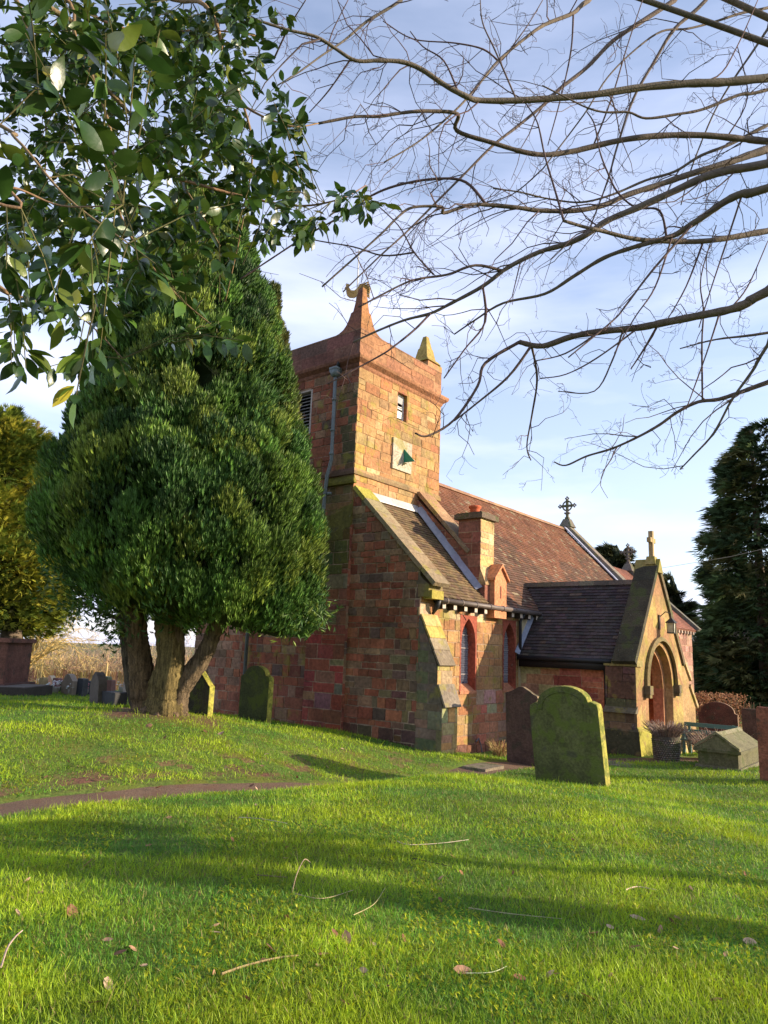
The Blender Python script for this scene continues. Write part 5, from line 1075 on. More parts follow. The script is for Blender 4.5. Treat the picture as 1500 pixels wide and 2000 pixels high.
evergreen('yew_tree', 'golden green yew at the left edge behind the big cypress', 20, 27, [(1228, -70, 60), (1205, -130, 120), (1180, -150, 140), (1150, -155, 152), (1100, -150, 158), (1050, -150, 100), (1000, -150, 95), (950, -150, 105), (900, -140, 112), (860, -130, 105), (820, -100, 85), (795, -60, 40), (780, -20, 20)], 380, 90, 1.25, .30, [(.21, .24, .028), (.26, .265, .03), (.14, .19, .026), (.29, .27, .034), (.10, .15, .024)], .25, .7, 11, corek=.66, corecol=(.03, .035, .01), thick=.3)
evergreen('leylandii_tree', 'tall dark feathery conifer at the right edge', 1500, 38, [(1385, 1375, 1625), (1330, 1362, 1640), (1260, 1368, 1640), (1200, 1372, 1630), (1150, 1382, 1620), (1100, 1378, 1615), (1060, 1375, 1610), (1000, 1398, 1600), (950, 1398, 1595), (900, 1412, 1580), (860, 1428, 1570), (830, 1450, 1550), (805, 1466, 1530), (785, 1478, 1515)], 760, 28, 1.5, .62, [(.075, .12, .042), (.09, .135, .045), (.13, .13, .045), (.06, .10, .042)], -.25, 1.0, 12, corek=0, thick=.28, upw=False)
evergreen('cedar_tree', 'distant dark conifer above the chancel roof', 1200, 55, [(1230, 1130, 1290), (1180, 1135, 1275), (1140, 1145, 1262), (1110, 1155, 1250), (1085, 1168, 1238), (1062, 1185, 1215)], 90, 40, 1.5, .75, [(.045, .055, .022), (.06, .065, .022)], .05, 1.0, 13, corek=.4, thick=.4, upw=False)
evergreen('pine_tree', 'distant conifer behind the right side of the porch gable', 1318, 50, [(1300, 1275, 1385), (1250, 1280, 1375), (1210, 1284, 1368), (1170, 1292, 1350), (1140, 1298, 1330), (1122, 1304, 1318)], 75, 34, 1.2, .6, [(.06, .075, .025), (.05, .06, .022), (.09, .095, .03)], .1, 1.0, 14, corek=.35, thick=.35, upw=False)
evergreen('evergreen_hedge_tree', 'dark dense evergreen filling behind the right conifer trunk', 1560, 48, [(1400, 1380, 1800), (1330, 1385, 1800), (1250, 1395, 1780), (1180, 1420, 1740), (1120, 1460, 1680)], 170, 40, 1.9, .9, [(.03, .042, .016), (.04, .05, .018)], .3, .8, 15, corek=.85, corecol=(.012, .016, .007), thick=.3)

# ---- bare trees and hedges
def twig_tree(mb, p, d, L, r, lev, col, zig=.25, kids=3, k=4, minr=.004, droop=0):
    n = 5; pts = [p]; rr = [r]; dd = unit(d)
    for i in range(n):
        dd = unit(dd+np.array([random.gauss(0, zig), random.gauss(0, zig), random.gauss(0, zig)-droop])*.5); pts.append(pts[-1]+dd*L/n); rr.append(max(lerp(r, r*.45, (i+1)/n), minr))
    mb.tube(pts, rr, jit(col, .15), k if lev > 0 else 3, False)
    if lev > 0:
        for j in range(kids):
            i = random.randint(1, n); a = unit(np.cross(dd, np.random.default_rng(random.randint(0, 10**6)).normal(size=3)))
            twig_tree(mb, pts[i], unit(dd*.8+a*random.uniform(.4, .9)), L*random.uniform(.5, .75), max(rr[i]*.6, minr), lev-1, col, zig, kids, k, minr, droop)
def bare_tree(name, label, u, v, dep, h, col, lean, n, cat='tree', lev=3, minr=.012):
    p = at(u, v, dep); p[2] = gz1(p[0], p[1]); T = thing(name, label, cat, tuple(p)); mb = MB()
    tr = [p-(0, 0, .2), p+np.array([lean[0]*.1, lean[1]*.1, h*.15]), p+np.array([lean[0]*.2, lean[1]*.2, h*.35])]; limb(mb, tr, [h*.035, h*.027, h*.02], col, 8); mb.build('trunk', M_BARK, T, True)
    mb = MB()
    for j in range(n):
        a = 2*math.pi*j/n+random.random(); q = lerp(tr[1], tr[2], random.random()); twig_tree(mb, q, np.array([math.cos(a)*.5+lean[0]*.3, math.sin(a)*.5+lean[1]*.3, .7]), h*random.uniform(.3, .45), h*.012, lev, col, .25, 4, 4, minr)
    mb.build('crown', M_TWIG, T); return T
bare_tree('willow_tree', 'bare golden willow beyond the far graves', 42, 1330, 44, 6.6, (.50, .36, .13), rx*1.8, 12)
bare_tree('bare_tree', 'pale bare tree behind the chancel beside the dark conifer', 1352, 1330, 46, 8.0, (.30, .22, .17), rx*.2, 9)
def twig_hedge(name, label, us, dep, vb, vt, cols, n, cat):
    mb = MB()
    for _ in range(n):
        u = random.uniform(*us); d = dep+random.uniform(-2, 4); p = at(u, vb, d); p[2] = gz1(p[0], p[1]); hh = at(u, vt+random.uniform(-6, 18), d)[2]-p[2]
        twig_tree(mb, p, (random.gauss(0, .15), random.gauss(0, .15), 1), hh*.62, .022, 2, random.choice(cols), .22, 4, 3, .011)
    o = mb.build(name, M_TWIG, None); return tag(o, label, cat, None, 'stuff')
twig_hedge('far_hedge', 'bare golden brown hedgerow beyond the paling fence', (-40, 420), 52, 1335, 1268, [(.40, .28, .13), (.33, .22, .12), (.28, .17, .12), (.46, .33, .15)], 230, 'hedge')
twig_hedge('far_wood', 'hazy bare wood along the horizon at left', (-40, 480), 78, 1320, 1240, [(.30, .22, .17), (.34, .25, .19)], 190, 'wood')
# paling fence
p0, p1 = at(-30, 1340, 46), at(400, 1340, 46); FN = None
p0[2] = gz1(p0[0], p0[1]); p1[2] = gz1(p1[0], p1[1]); FN = thing('paling_fence', 'rustic brown paling fence beyond the far graves', 'fence', tuple((p0+p1)/2))
mb = MB(); nP = 95
for k in range(nP):
    t = (k+.5)/nP; q = p0+(p1-p0)*t; q[2] = gz1(q[0], q[1]); hh = 1.25+random.uniform(-.10, .12)
    mb.obox(q+(0, 0, hh/2-.05), rx*random.uniform(.04, .06), ryh*.02, np.array([random.gauss(0, .02), random.gauss(0, .02), hh/2]), jit(random.choice([(.36, .22, .09), (.30, .14, .08), (.42, .28, .11)]), .2))
mb.build('paling', M_WOOD, FN)
mb = MB()
for z in (.35, .95): a, b = p0+(0, 0, z), p1+(0, 0, z); mb.tube([a+ryh*.05, b+ryh*.05], .04, (.22, .13, .07), 4)
mb.build('rail', M_WOOD, FN)
for u, vt in ((78, 1297), (206, 1305), (330, 1300)):
    q = at(u, 1330, 45.8); q[2] = gz1(q[0], q[1]); mb = MB(); mb.tube([q-(0, 0, .2), q+(0, 0, 1.7)], [.07, .06], (.45, .32, .14), 7); mb.build('post', M_WOOD, FN)
# copper beech shrub right of the porch
p = np.array([27.5, onp(1400, 1400, 'x', 27.5)[1], 0]); p[2] = gz1(p[0], p[1]); BS = thing('beech_hedge', 'russet leafed beech hedge behind the bench', 'hedge', tuple(p))
n = 4600; wv_ = 2.6; P_ = p[None]+rxh[None]*rng.uniform(-1.5, .9, n)[:, None]+ryh[None]*rng.normal(0, .4, n)[:, None]+np.c_[np.zeros(n), np.zeros(n), rng.random(n)**.8*(1.45)]
instmesh('foliage', SPRAY_V[:4], SPRAY_F[:1], P_, frames_from(rng.normal(size=(n, 3))), np.c_[np.full(n, .085), np.full(n, .30), np.full(n, .085)], np.array([jit(random.choice([(.34, .17, .085), (.40, .23, .12), (.26, .115, .06)]), .2) for _ in range(n)]), M_LITTER, BS)
mb = MB()
for _ in range(30): q = p+rxh*random.uniform(-1, 1.4)+ryh*random.gauss(0, .3); mb.tube([q-(0, 0, .1), q+(random.gauss(0, .1), random.gauss(0, .1), 1.2)], [.02, .008], (.12, .08, .05), 4)
mb.build('stem', M_BARK, BS)
# overhead wire
wa = onp(1283, 1111, 'y', 9.0); wb = at(1720, 1000, 40); mb = MB(); mid = lerp(wa, wb, .5)-(0, 0, .35); mb.tube([wa, lerp(wa, mid, .5)-(0, 0, .1), mid, lerp(mid, wb, .5)-(0, 0, .05), wb], .007, (.08, .08, .08), 4)
tag(mb.build('overhead_cable', M_IRON, None), 'thin overhead cable between the porch gable and the right conifer', 'cable')

# ---- the bare tree whose limbs reach in from the right
BT0 = CAM*np.array([1, 1, 0])+ryh*4.2+rxh*7.6; BT0[2] = gz1(BT0[0], BT0[1])
BT = thing('bare_lime_tree', 'leafless tree outside the right edge reaching long limbs across the sky', 'tree', tuple(BT0))
BCOL = (.12, .092, .07); lean_ = ryh*.22-rxh*.02
def tz(z): return BT0+lean_*z*1.4+np.array([0, 0, z])
mb = MB(); trunk(mb, [tz(-.2), tz(1.2), tz(3.0), tz(5.0), tz(7.2), tz(9.5)], [.34, .25, .22, .18, .12, .05], (.15, .12, .09), 14); mb.build('trunk', M_BARK, BT, True)
LIMBS = [  # (depth start, depth end, px width start, px width end, attach height or None, pixels)
 (6.6, 5.4, 19, 5, 4.6, [(1500,152),(1419,160),(1343,163),(1257,170),(1171,183),(1090,191),(1009,196),(938,196),(912,189),(867,165),(824,136),(786,121),(740,118),(694,118),(654,94),(618,72),(561,58),(507,41),(470,30)]),
 (7.2, 5.8, 15, 6, 4.4, [(1500,276),(1450,271),(1369,264),(1288,265),(1212,274),(1125,294),(1070,302),(1024,297),(963,279),(892,255),(894,223),(841,217),(796,219),(740,227),(692,228),(622,241)]),
 (7.0, 5.6, 17, 4, 4.0, [(1500,291),(1460,304),(1424,317),(1348,340),(1298,357),(1227,380),(1181,400),(1125,411),(1054,411),(1009,405),(950,400),(917,400),(867,416),(862,404),(806,405),(776,425),(740,461),(629,560)]),
 (6.2, 6.4, 20, 4, 3.8, [(1500,319),(1424,332),(1374,347),(1313,375),(1247,405),(1186,431),(1145,459),(1105,477),(1054,492),(993,522),(943,559),(882,592),(841,612),(791,625),(740,645),(690,668)]),
 (6.0, 6.8, 20, 3, 3.6, [(1500,367),(1450,378),(1414,395),(1374,423),(1343,443),(1313,461),(1247,480),(1181,503),(1120,540),(1064,574),(983,592),(928,625),(887,653)]),
 (6.8, 6.0, 14, 7, 3.4, [(1500,451),(1445,461),(1374,471),(1298,471),(1237,466),(1176,451),(1141,443),(1101,431)]),
 (6.0, 6.6, 22, 11, 3.0, [(1500,569),(1460,592),(1424,605),(1374,615),(1298,630),(1247,640),(1171,648),(1115,658),(1059,676),(1014,668)]),
 (7.4, 7.6, 11, 3, 2.8, [(1500,747),(1450,765),(1404,780),(1364,785),(1323,805),(1288,830),(1247,853),(1196,876),(1146,891),(1105,909),(1082,902)]),
 (6.4, 6.9, 8, 3, 3.2, [(1500,673),(1470,724),(1430,780),(1394,846),(1353,891),(1328,917)]),
 (7.5, 6.0, 10, 3, 6.0, [(1151,0),(1120,25),(1064,48),(1024,76),(973,119),(933,167),(892,213),(821,274),(750,317)]),
 (7.8, 6.4, 11, 3, 5.6, [(1318,0),(1247,46),(1196,81),(1146,132),(1095,172),(1064,203),(1009,248),(963,284),(907,340),(851,396),(791,456),(740,502),(670,570)]),
 (7.6, 7.0, 9, 3, 5.4, [(1379,0),(1318,56),(1277,122),(1237,193),(1206,284),(1186,355),(1150,450)]),
 (8.0, 7.4, 6, 2.5, 5.2, [(1500,56),(1470,101),(1425,167),(1390,230),(1350,330),(1330,400)]),
 (8.2, 6.6, 6, 3, 5.5, [(1500,15),(1450,25),(1394,43),(1343,56),(1293,61),(1242,96),(1186,152),(1141,223),(1060,330)]),
 (7.0, 6.2, 7, 3, 6.4, [(784,0),(719,40),(672,79),(629,108),(582,142),(543,166)]),
 (7.6, 6.8, 8, 3, 4.4, [(1500,244),(1430,280),(1369,304),(1318,335),(1262,352),(1196,380),(1135,395),(1070,388),(1014,375),(963,368)]),
 (5.6, 5.2, 8, 3, 4.8, [(1500,175),(1445,185),(1374,213),(1323,223),(1262,231),(1227,219),(1181,219),(1146,210),(1105,190),(1059,167)]),
 (7.2, 7.2, 6, 2.5, 3.0, [(1500,650),(1399,663),(1328,681)]),
]
SUBS = [ # (width px, pixels) twigs springing from limbs
 (4, [(1125,30),(1115,101),(1095,193),(1070,284)]), (4, [(597,0),(564,54),(535,115)]), (4, [(676,122),(643,176),(604,220)]), (6, [(950,392),(910,356),(856,349),(784,360),(726,382),(662,425),(604,457),(532,504),(470,545)]),
 (5, [(1146,218),(1161,243),(1171,294),(1186,335),(1206,375),(1242,405),(1288,411),(1298,461)]), (4, [(938,0),(943,46),(968,101),(1009,187)]), (4, [(748,41),(806,76),(887,84),(943,96),(976,114)]), (4, [(801,61),(826,91),(867,119),(902,162)]),
 (5, [(1358,440),(1272,531),(1222,597),(1196,627),(1110,698)]), (4, [(1399,440),(1369,541),(1374,607),(1371,668),(1366,775)]), (5, [(1288,643),(1257,683),(1232,721)]), (4, [(1247,643),(1166,699),(1105,731),(1054,739)]), (4, [(1171,648),(1105,690),(1044,705)]), (4, [(1211,658),(1196,704),(1161,764),(1090,764)]),
 (5, [(943,560),(948,628),(907,683),(867,739)]), (6, [(978,518),(928,518),(874,536),(820,544),(784,556),(700,600)]), (4, [(847,536),(809,493),(777,439),(719,385)]), (4, [(809,493),(748,499),(690,482),(611,468),(540,447)]),
 (5, [(1101,431),(1085,375),(1064,304),(1049,238),(1024,198)]), (7, [(1014,668),(948,709),(933,754),(887,820),(836,851),(811,846)]), (6, [(1039,676),(993,735),(928,790),(887,822)]), (5, [(1039,676),(1049,739),(1039,810),(1029,871),(1037,899)]), (5, [(841,612),(811,643),(770,676),(740,696),(640,750)]),
 (4, [(1310,461),(1280,560),(1240,620),(1200,690)]), (4, [(1450,378),(1420,470),(1390,560),(1365,640)]), (4, [(1374,471),(1340,560),(1300,630)]), (4, [(1480,0),(1440,90),(1400,150),(1330,170)]), (4, [(1255,0),(1225,90),(1195,190),(1160,260)]), (3, [(1060,0),(1030,50),(985,100)]), (3, [(680,0),(650,60),(640,110)]), (3, [(1440,90),(1460,190),(1420,260)]), (4, [(1500,470),(1460,560),(1420,600)]), (4, [(1340,800),(1380,690),(1410,610)]), (3, [(1060,330),(1000,380),(930,400)])]
nodes = []
def smooth_px(px, dep0, dep1, wig=.0):
    P = [at(u, v, lerp(dep0, dep1, i/(len(px)-1))) for i, (u, v) in enumerate(px)]; return P
def spline(P, R_, n=5):
    Q, S = [], []
    for i in range(len(P)-1):
        p0, p1, p2, p3 = P[max(i-1, 0)], P[i], P[i+1], P[min(i+2, len(P)-1)]
        for f in np.linspace(0, 1, n, endpoint=False):
            Q.append(.5*((2*p1)+(-p0+p2)*f+(2*p0-5*p1+4*p2-p3)*f*f+(-p0+3*p1-3*p2+p3)*f**3)); S.append(lerp(R_[i], R_[i+1], f)*(1+random.uniform(-.08, .08)))
    Q.append(P[-1]); S.append(R_[-1]); return Q, S
for d0, d1, w0, w1, hz, px in LIMBS:
    P = smooth_px(px, d0, d1); n = len(P); R_ = [lerp(w0, w1, (i/(n-1))**.8)*.45*lerp(d0, d1, i/(n-1))/F for i in range(n)]
    if px[0][0] >= 1300 or hz > 5.9:
        q = tz(hz); m1 = P[0]+unit(P[0]-P[2])*1.3; P = [q, m1]+P; R_ = [max(R_[0]*1.6, .05), R_[0]*1.15]+R_
    mb = MB(); Q_, S_ = spline(P, R_); mb.tube(Q_, S_, jit(BCOL, .12), 7); mb.build('limb', M_TWIG, BT, True)
    ex = 10 if len(P) > n else 0
    for i, q in enumerate(Q_[ex:]): nodes.append((q, S_[ex+i], unit(Q_[min(ex+i+1, len(Q_)-1)]-Q_[max(ex+i-1, 0)])))
NP_ = np.array([q[0] for q in nodes]); uvd = np.array([((q-CAM)@RT, (q-CAM)@UP, (q-CAM)@FW) for q in NP_]); NU = CX+F*uvd[:, 0]/uvd[:, 2]; NV = CY-F*uvd[:, 1]/uvd[:, 2]
mb = MB(); tw_nodes = []
for w, px in SUBS:
    dists = [np.min((NU-u)**2+(NV-v)**2) for u, v in (px[0], px[-1])]; e = 0 if dists[0] <= dists[1] else 1
    if e: px = px[::-1]
    i = int(np.argmin((NU-px[0][0])**2+(NV-px[0][1])**2)); d0 = uvd[i, 2]; P = smooth_px(px, d0, d0+random.uniform(-.7, .5)); P[0] = NP_[i] if dists[e] < 900 else P[0]
    R_ = [lerp(w, max(w*.5, 1.8), j/(len(P)-1))*.5*d0/F for j in range(len(P))]; Q_, S_ = spline(P, R_); mb.tube(Q_, S_, jit((.11, .07, .06), .15), 5)
    for j, q in enumerate(Q_[1:-1]): tw_nodes.append((q, S_[j], unit(Q_[j+2]-Q_[j])))
mb.build('branch', M_TWIG, BT, True)
def twiglet(mb, p, d, L, r, lev):
    n = random.randint(3, 5); pts = [p]; dd = unit(d); rr = [r]
    for i in range(n):
        dd = unit(dd+np.random.default_rng(random.randint(0, 10**7)).normal(size=3)*.38+np.array([0, 0, -.03])); pts.append(pts[-1]+dd*L/n); rr.append(max(r*(1-.45*(i+1)/n), .0014))
    mb.tube(pts, rr, jit((.085, .05, .045), .2), 3, False)
    if lev > 0:
        for _ in range(random.randint(1, 3)):
            i = random.randint(1, n); a = np.random.default_rng(random.randint(0, 10**7)).normal(size=3); twiglet(mb, pts[i], unit(dd+a*.9), L*random.uniform(.3, .6), max(rr[i]*.75, .0014), lev-1)
mb = MB()
for _ in range(95):
    q, r_, t = random.choice(nodes); L_ = random.uniform(.5, 1.4); dd = unit(t*random.uniform(-.1, .8)-rxh*random.uniform(.1, .6)+np.array([0, 0, random.uniform(-.7, .45)])+np.array([random.gauss(0, .3), random.gauss(0, .3), 0])); pts = [q]; k_ = random.randint(5, 8)
    for i in range(k_): dd = unit(dd+np.array([random.gauss(0, .2), random.gauss(0, .2), random.gauss(-.02, .2)])); pts.append(pts[-1]+dd*L_/k_)
    r0 = min(max(r_*.6, .0035), .007); rr = [lerp(r0, .0022, i/k_) for i in range(k_+1)]; mb.tube(pts, rr, jit((.10, .062, .055), .2), 4, False)
    for i in range(1, k_+1): tw_nodes.append((pts[i], rr[i], unit(pts[i]-pts[i-1])))
mb.build('branchlet', M_TWIG, BT)
mb = MB(); pool = nodes+tw_nodes*2
for _ in range(470):
    q, r_, t = random.choice(pool); a = np.random.default_rng(random.randint(0, 10**7)).normal(size=3); a -= FW*(a@FW)*.4
    dd = unit(t*random.choice([-.2, .5, .8])-rxh*.25+a*.7+np.array([0, 0, -.12])); twiglet(mb, q, dd, random.uniform(.14, .62), min(r_*.55, .0048), random.choice([1, 2, 2, 3]))
mb.build('twig', M_TWIG, BT)

# ---- holly overhanging top left
HB = CAM*np.array([1, 1, 0])+ryh*.6-rxh*3.2; HB[2] = gz1(HB[0], HB[1])
HT = thing('holly_tree', 'glossy leaved evergreen holly hanging into the top left of the view', 'tree', tuple(HB))
mb = MB(); trunk(mb, [HB-(0, 0, .2), HB+(0.05, 0, 1.4), HB+(.1, .1, 3.2), HB+(.2, .2, 5.2)], [.2, .15, .12, .05], (.16, .15, .12), 12); mb.build('trunk', M_BARK, HT, True)
HBR = [(2.6, [(120,30),(165,125),(260,230),(350,350),(430,480)], 12), (2.9, [(250,-50),(400,10),(440,120),(470,200),(560,245),(622,241)], 9), (1.9, [(-60,210),(30,270),(130,385),(250,475)], 8), (2.1, [(-60,520),(0,565),(100,598),(165,625),(240,700)], 7), (2.7, [(350,350),(480,385),(580,402),(660,390),(715,362)], 6), (2.9, [(440,120),(490,260),(480,400),(440,590)], 5), (1.7, [(-60,380),(20,365),(120,402),(240,400)], 7), (3.2, [(-40,-60),(60,80),(90,250),(80,420)], 9), (3.0, [(0,-80),(200,40),(300,60),(420,60),(500,70)], 7), (2.3, [(60,-60),(150,80),(215,250),(235,420),(330,560),(420,640)], 8)]
hn = []
for dep, px, w in HBR:
    P = [at(u, v, dep+random.uniform(-.15, .15)) for u, v in px]; R_ = [lerp(w, 2.2, j/(len(P)-1))*.5*dep/F for j in range(len(P))]
    if px[0][0] < 300: q = HB+np.array([.08, .08, 2.6+random.uniform(-.6, 1.6)]); P = [q, lerp(q, P[0], .5)+np.array([0, 0, .25])]+P; R_ = [.035, .02]+R_
    Q_, S_ = spline(P, R_, 6); mb = MB(); mb.tube(Q_, S_, jit((.20, .13, .07), .2), 6); mb.build('branch', M_TWIG, HT, True); hn += Q_
hn = np.array(hn)
BL_ = [(120,110,140,130,3.8,120),(330,110,150,100,3.8,95),(90,400,90,110,3.4,70),(250,300,120,130,3.6,80),(60,110,80,130,2.8,80),(200,70,110,80,2.7,95),(370,70,100,80,2.9,95),(130,300,130,110,2.6,100),(310,240,100,90,2.6,75),(430,210,70,75,2.8,60),(70,470,80,80,2.5,65),(230,460,110,80,2.4,70),(380,390,90,80,2.7,48),(470,330,60,80,2.8,42),(190,590,90,55,2.2,45),(330,560,70,45,2.4,20),(430,500,55,60,2.6,18),(570,240,32,50,2.8,26),(560,350,30,60,2.8,24),(600,425,35,20,2.7,20),(680,385,30,16,2.7,14),(20,660,25,30,2.2,8),(390,640,45,18,2.2,16),(480,50,35,50,2.9,26),(530,430,30,25,2.7,12),(190,670,60,25,2.0,10)]
lp_, ld_, ls_, lc_, tw = [], [], [], [], MB()
def leafy_twig(c, dep, nleaf, lsz, big=False):
    j = int(np.argmin(((hn-c)**2).sum(1))); b = hn[j]; L_ = np.linalg.norm(c-b); L0 = min(L_, .8)
    dirv = unit((c-b)+np.random.default_rng(random.randint(0, 10**7)).normal(size=3)*.10*L_+np.array([0, 0, -.03])); tip = c+dirv*.08
    start = b if L_ < .25 else c-dirv*random.uniform(.10, .2)
    mid = lerp(start, tip, .5)+np.array([0, 0, .02]); tw.tube([start, mid, tip], [.0020, .0016, .0011], jit((.09, .085, .03), .25), 4, False)
    for k in range(nleaf):
        t = random.uniform(.45, 1.0) if k else 1.0; p = lerp(start, tip, t) if t > .5 else lerp(start, mid, t*2)
        a = np.random.default_rng(random.randint(0, 10**7)).normal(size=3); a -= dirv*(a@dirv)*.6; lp_.append(p+unit(a)*.006); ld_.append(unit(unit(a)*.9+dirv*.55+np.array([0, 0, -.35]))); ls_.append(lsz*random.uniform(.7, 1.2))
        q = random.random(); lc_.append(jit((.026, .062, .012) if q < .55 else (.060, .115, .018) if q < .86 else (.11, .15, .02) if q < .992 else (.28, .25, .03), .22))
for u, v, su, sv, dep, n in BL_:
    for _ in range(max(3, int(n/2.5))):
        c = at(random.gauss(u, su*.62), random.gauss(v, sv*.62), dep+random.gauss(0, .28)); leafy_twig(c, dep, random.randint(8, 13), .057)
for u, v, dep in ((215,60,1.25),(205,140,1.2),(150,250,1.2),(230,330,1.25),(90,150,1.35),(185,440,1.3),(100,560,1.45),(250,190,1.3),(40,320,1.3),(300,120,1.5),(60,50,1.4),(180,640,1.5),(260,480,1.4),(10,470,1.4),(130,520,1.5)):
    leafy_twig(at(u, v, dep*1.12), dep, random.randint(8, 11), .072)
tw.build('twig', M_TWIG, HT)
HV = [(0, 0, 0), (.22, 0, .02), (.5, 0, .03), (.78, 0, .0), (1.0, 0, -.07), (.18, .145, .03), (.34, .20, .05), (.5, .225, .045), (.66, .19, .05), (.80, .13, .02), (.18, -.145, .03), (.34, -.20, .05), (.5, -.225, .045), (.66, -.19, .05), (.80, -.13, .02)]
HF = [(0, 1, 5), (1, 6, 5), (1, 2, 7, 6), (2, 3, 8, 7), (3, 9, 8), (3, 4, 9), (0, 10, 1), (1, 10, 11), (1, 11, 12, 2), (2, 12, 13, 3), (3, 13, 14), (3, 14, 4)]
LP_, LD_ = np.array(lp_), np.array(ld_)
instmesh('foliage', HV, HF, LP_, frames_from(LD_, np.tile([0, 0, 1.], (len(LD_), 1))+rng.normal(size=LD_.shape)*.55), np.array(ls_), np.array(lc_), M_HOLLY, HT, True)

# ---- evergreens outside the right edge (they throw the long shadows over the lawn)
def shade_tree(s, t, h, r, label, seed):
    a = CAM*np.array([1, 1, 0])+ryh*s+rxh*t; b = gz1(a[0], a[1]); T = thing('holly_bush', label, 'tree', (a[0], a[1], b))
    prof = [(b+h*.58, -r*.5, r*.5), (b+h*.66, -r, r), (b+h*.75, -r*.9, r*.9), (b+h*.9, -r*.5, r*.5), (b+h, -.1, .1)]
    pos, D, sz, C, od = crown_sprays(a, prof, rxh, ryh, 45, 14, .6, .22, [(.03, .05, .015), (.04, .06, .015)], .4, .8, (.4, 1), seed=seed)
    instmesh('crown', SPRAY_V, SPRAY_F, pos, frames_from(D), sz, C, M_FOL, T); mb = MB(); trunk(mb, [(a[0], a[1], b-.2), (a[0], a[1], b+h*.5), (a[0], a[1], b+h*.9)], [.16, .1, .03], (.12, .09, .06), 8); mb.build('trunk', M_BARK, T, True)

shade_tree(6.0, 6.7, 3.7, .55, 'small evergreen outside the right edge of the view', 31)

# ================================================================== GRASS
def scatter(n, smin, smax, spread=.56):
    """points on the lawn, denser near the camera"""
    s = smin*(smax/smin)**rng.random(n); t = s*rng.uniform(-spread-.06, spread+.06, n)
    xy = CAM[:2][None]+ryh[None, :2]*s[:, None]+rxh[None, :2]*t[:, None]; return xy[:, 0], xy[:, 1], s
BLADE_V = [(0, .5, 0), (0, -.5, 0), (.40, .42, .10), (.40, -.42, .10), (.75, .26, .30), (.75, -.26, .30), (1.0, 0, .52)]; BLADE_F = [(0, 1, 3, 2), (2, 3, 5, 4), (4, 5, 6)]
gx, gy_, gs = scatter(430000, 2.6, 26)
inside = ((gx > 12.40) & (gy_ > 8.43) & (gx < 36) & (gy_ < 17)) | ((gx > 16.5) & (gx < 20.9) & (gy_ > 5.85) & (gy_ < 9.2))
keep = ~inside & (path_dist(gx, gy_) > .42+.10*rng.random(len(gx))) & (litter(gx, gy_) < rng.random(len(gx))*.9+.05)
gx, gy_, gs = gx[keep], gy_[keep], gs[keep]; n = len(gx); gzv = gz(gx, gy_)-.006
pat = np.sin(gx*1.9+.7*np.sin(gy_*1.3))*np.sin(gy_*2.1+.9*np.sin(gx*1.1)) + .5*np.sin(gx*5.3+gy_*3.1)
hgt = (.024+.034*rng.random(n)**3+.008*np.clip(pat, -1, 1))*(1+.03*gs); hgt = hgt*np.where(rng.random(n) < .035, 1.8, 1); wid = (.0018+.0014*rng.random(n))*(1+.19*gs)
th = rng.random(n)*2*np.pi; ln = rng.normal(0, .75, n); Dg = np.c_[np.cos(th)*np.abs(ln), np.sin(th)*np.abs(ln), np.ones(n)]
q = rng.random(n)[:, None]; m_ = np.clip(.5+.55*pat+.25*rng.normal(size=n), 0, 1)[:, None]
gcol = (1-m_)*np.array([.092, .24, .024])+m_*np.array([.37, .49, .020]); gcol = np.where(q < .05, np.array([.36, .28, .10]), gcol)*(.75+.5*rng.random(n))[:, None]
go = instmesh('grass', BLADE_V, BLADE_F, np.c_[gx, gy_, gzv], frames_from(Dg), np.c_[hgt, wid, hgt], gcol, M_GRASS)
tag(go, 'short bright green churchyard grass', 'grass', kind='stuff')
# low moss and clover leaves between the blades
mxx, myy, ms = scatter(60000, 2.6, 11); keep = (path_dist(mxx, myy) > .5) & (litter(mxx, myy) < .4) & ((np.sin(mxx*1.3+1)*np.sin(myy*1.7)+.6*np.sin(mxx*3.7-myy*2.9)) > .05); mxx, myy, ms = mxx[keep], myy[keep], ms[keep]; n = len(mxx)
Dm = np.c_[rng.normal(size=(n, 2)), rng.uniform(.1, .7, n)]
mo = instmesh('moss', SPRAY_V[:12], SPRAY_F[:3], np.c_[mxx, myy, gz(mxx, myy)+.002], frames_from(Dm, np.tile([0, 0, 1.], (n, 1))), (.022+.012*rng.random(n))*(1+.05*ms), np.array([.44, .47, .018])[None]*(.7+.6*rng.random(n))[:, None], M_GRASS)
tag(mo, 'yellow green moss patches in the lawn', 'moss', kind='stuff')
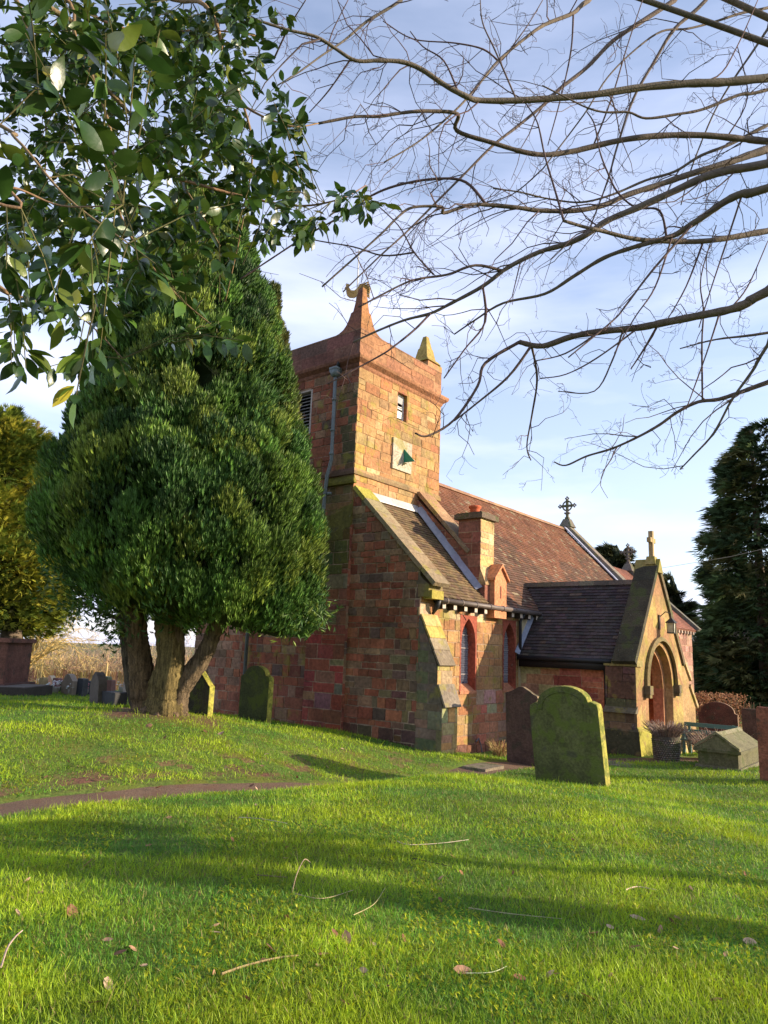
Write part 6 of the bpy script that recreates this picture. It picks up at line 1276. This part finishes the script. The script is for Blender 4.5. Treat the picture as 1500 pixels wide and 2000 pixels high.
# fallen leaves and twigs
lv_ = MB(); lpts = [(-.5, 0, .006), (-.25, .22, .02), (.1, .26, .012), (.38, .14, .03), (.52, 0, .05), (.36, -.16, .02), (.08, -.24, .03), (-.27, -.2, .008)]
lv_.v = [tuple(p) for p in lpts]+[(0, 0, -.03)]; lv_.f = [(i, (i+1) % 8, 8) for i in range(8)]; lv_.c = [(.30, .15, .08)]*8
LCOL = [(.42, .23, .14), (.28, .13, .07), (.50, .33, .22), (.20, .09, .055)]; leafm = []
for c in LCOL:
    lv_.c = [c]*8; me_o = lv_.build('fallen_leaf', M_LITTER); leafm.append(me_o.data); bpy.data.objects.remove(me_o)
spots = [(168,1693,.09),(140,1788,.09),(36,1790,.06),(238,1772,.06),(560,1660,.04),(232,1868,.06),(280,1893,.05),(530,1860,.07),(676,1842,.08),(630,1870,.05),(552,1822,.05),(560,1798,.05),(903,1902,.07),(1015,1916,.05),(1072,1910,.05),(1162,1828,.07),(1190,1915,.06),(1240,1855,.05),(1245,1798,.07),(1315,1808,.06),(1290,1822,.05),(1445,1800,.04),(1465,1845,.06),(1405,1602,.05),(1025,1610,.05),(1045,1542,.06),(955,1570,.04),(1210,1625,.04),(718,1590,.06),(445,1480,.05),(500,1575,.04),(420,1530,.05),(330,1600,.04),(290,1655,.04),(210,1930,.07),(190,1965,.08),(260,1860,.05),(1150,1955,.06),(1400,1960,.05),(980,1850,.05),(860,1720,.04),(790,1840,.04),(1350,1740,.04),(1500,1700,.04),(60,1480,.05),(90,1520,.05),(430,1435,.12),(400,1430,.08),(290,1420,.10),(160,1500,.05),(470,1500,.05),(580,1520,.05),(640,1500,.05),(700,1510,.05),(520,1475,.05),(350,1500,.05),(250,1560,.06),(310,1540,.07),(200,1545,.06)]
for i in range(40): spots.append((random.uniform(0, 1500), random.uniform(1560, 1990), random.uniform(.025, .05)))
for i in range(26): spots.append((random.uniform(40, 760), random.uniform(1440, 1545), random.uniform(.03, .06)))
places = ['on the lawn in the foreground', 'on the grass bank under the cypress']
for i, (u, v, s) in enumerate(spots):
    p = ground(u, v); o = bpy.data.objects.new('fallen_leaf', leafm[i % 4]); o.location = (p[0], p[1], p[2]+.018); o.scale = (s*1.45,)*3; o.rotation_euler = (random.gauss(0, .5), random.gauss(0, .5), random.uniform(0, 6)); link(o)
    tag(o, 'dead brown leaf lying '+(places[0] if v > 1558 or u > 780 else places[1]), 'leaf', 'fallen leaves on the lawn' if v > 1558 or u > 780 else 'fallen leaves on the bank')
TW = [([(570,1745),(578,1712),(588,1688),(596,1678),(606,1684)], .004, .16, (.42,.30,.20), 'pale bent twig standing up from the grass in mid lawn'), ([(0,1905),(12,1868),(28,1845),(42,1832)], .006, .05, (.42,.30,.24), 'pale curved stick at the left edge of the lawn'), ([(432,1912),(480,1895),(540,1880),(582,1875)], .007, .02, (.30,.22,.10), 'mossy straight stick lying in the near grass'),
 ([(775,1648),(800,1655),(860,1652),(915,1645)], .005, .02, (.42,.36,.26), 'pale thin twig in the grass left of the big headstone'), ([(465,1602),(510,1605),(560,1614)], .005, .03, (.40,.34,.26), 'thin grey twig near the path edge'), ([(575,1752),(630,1762),(690,1745)], .0035, .02, (.36,.28,.16), 'thin arched stem trailing right of the bent twig'), ([(500,1715),(560,1720)], .005, .02, (.22,.14,.09), 'short dark twig beside the bent twig'), ([(1222,1744),(1245,1738),(1282,1744)], .006, .02, (.48,.36,.26), 'short pale curved twig in the sunlit grass at right'), ([(915,1780),(1000,1792),(1100,1802)], .0035, .02, (.36,.32,.18), 'long thin stalk along the shadow edge'), ([(910,1910),(960,1908),(990,1896)], .003, .02, (.40,.42,.25), 'thin green stalk in the near lawn'), ([(808,1682),(880,1698)], .004, .02, (.06,.04,.03), 'dark thin twig in mid lawn'), ([(690,1800),(730,1778),(752,1745)], .003, .05, (.40,.34,.16), 'thin straw stem leaning in mid lawn')]
for px, r_, h, c, lab in TW:
    if h > .1:
        b = ground(*px[0]); P = [b]+[onp(u, v, 'x', b[0]) for u, v in px[1:]]
        P = [b]+[at(u, v, (b-CAM)@FW+.02*i) for i, (u, v) in enumerate(px[1:])]
    else: P = [ground(u, v)+np.array([0, 0, .012+h*.5]) for u, v in px]
    Q_, S_ = spline(P, [r_*lerp(1, .6, i/(len(P)-1)) for i in range(len(P))]); mb = MB(); mb.tube(Q_, S_, c, 5); tag(mb.build('fallen_twig', M_TWIG, None, loc=tuple(P[0])), lab, 'twig')
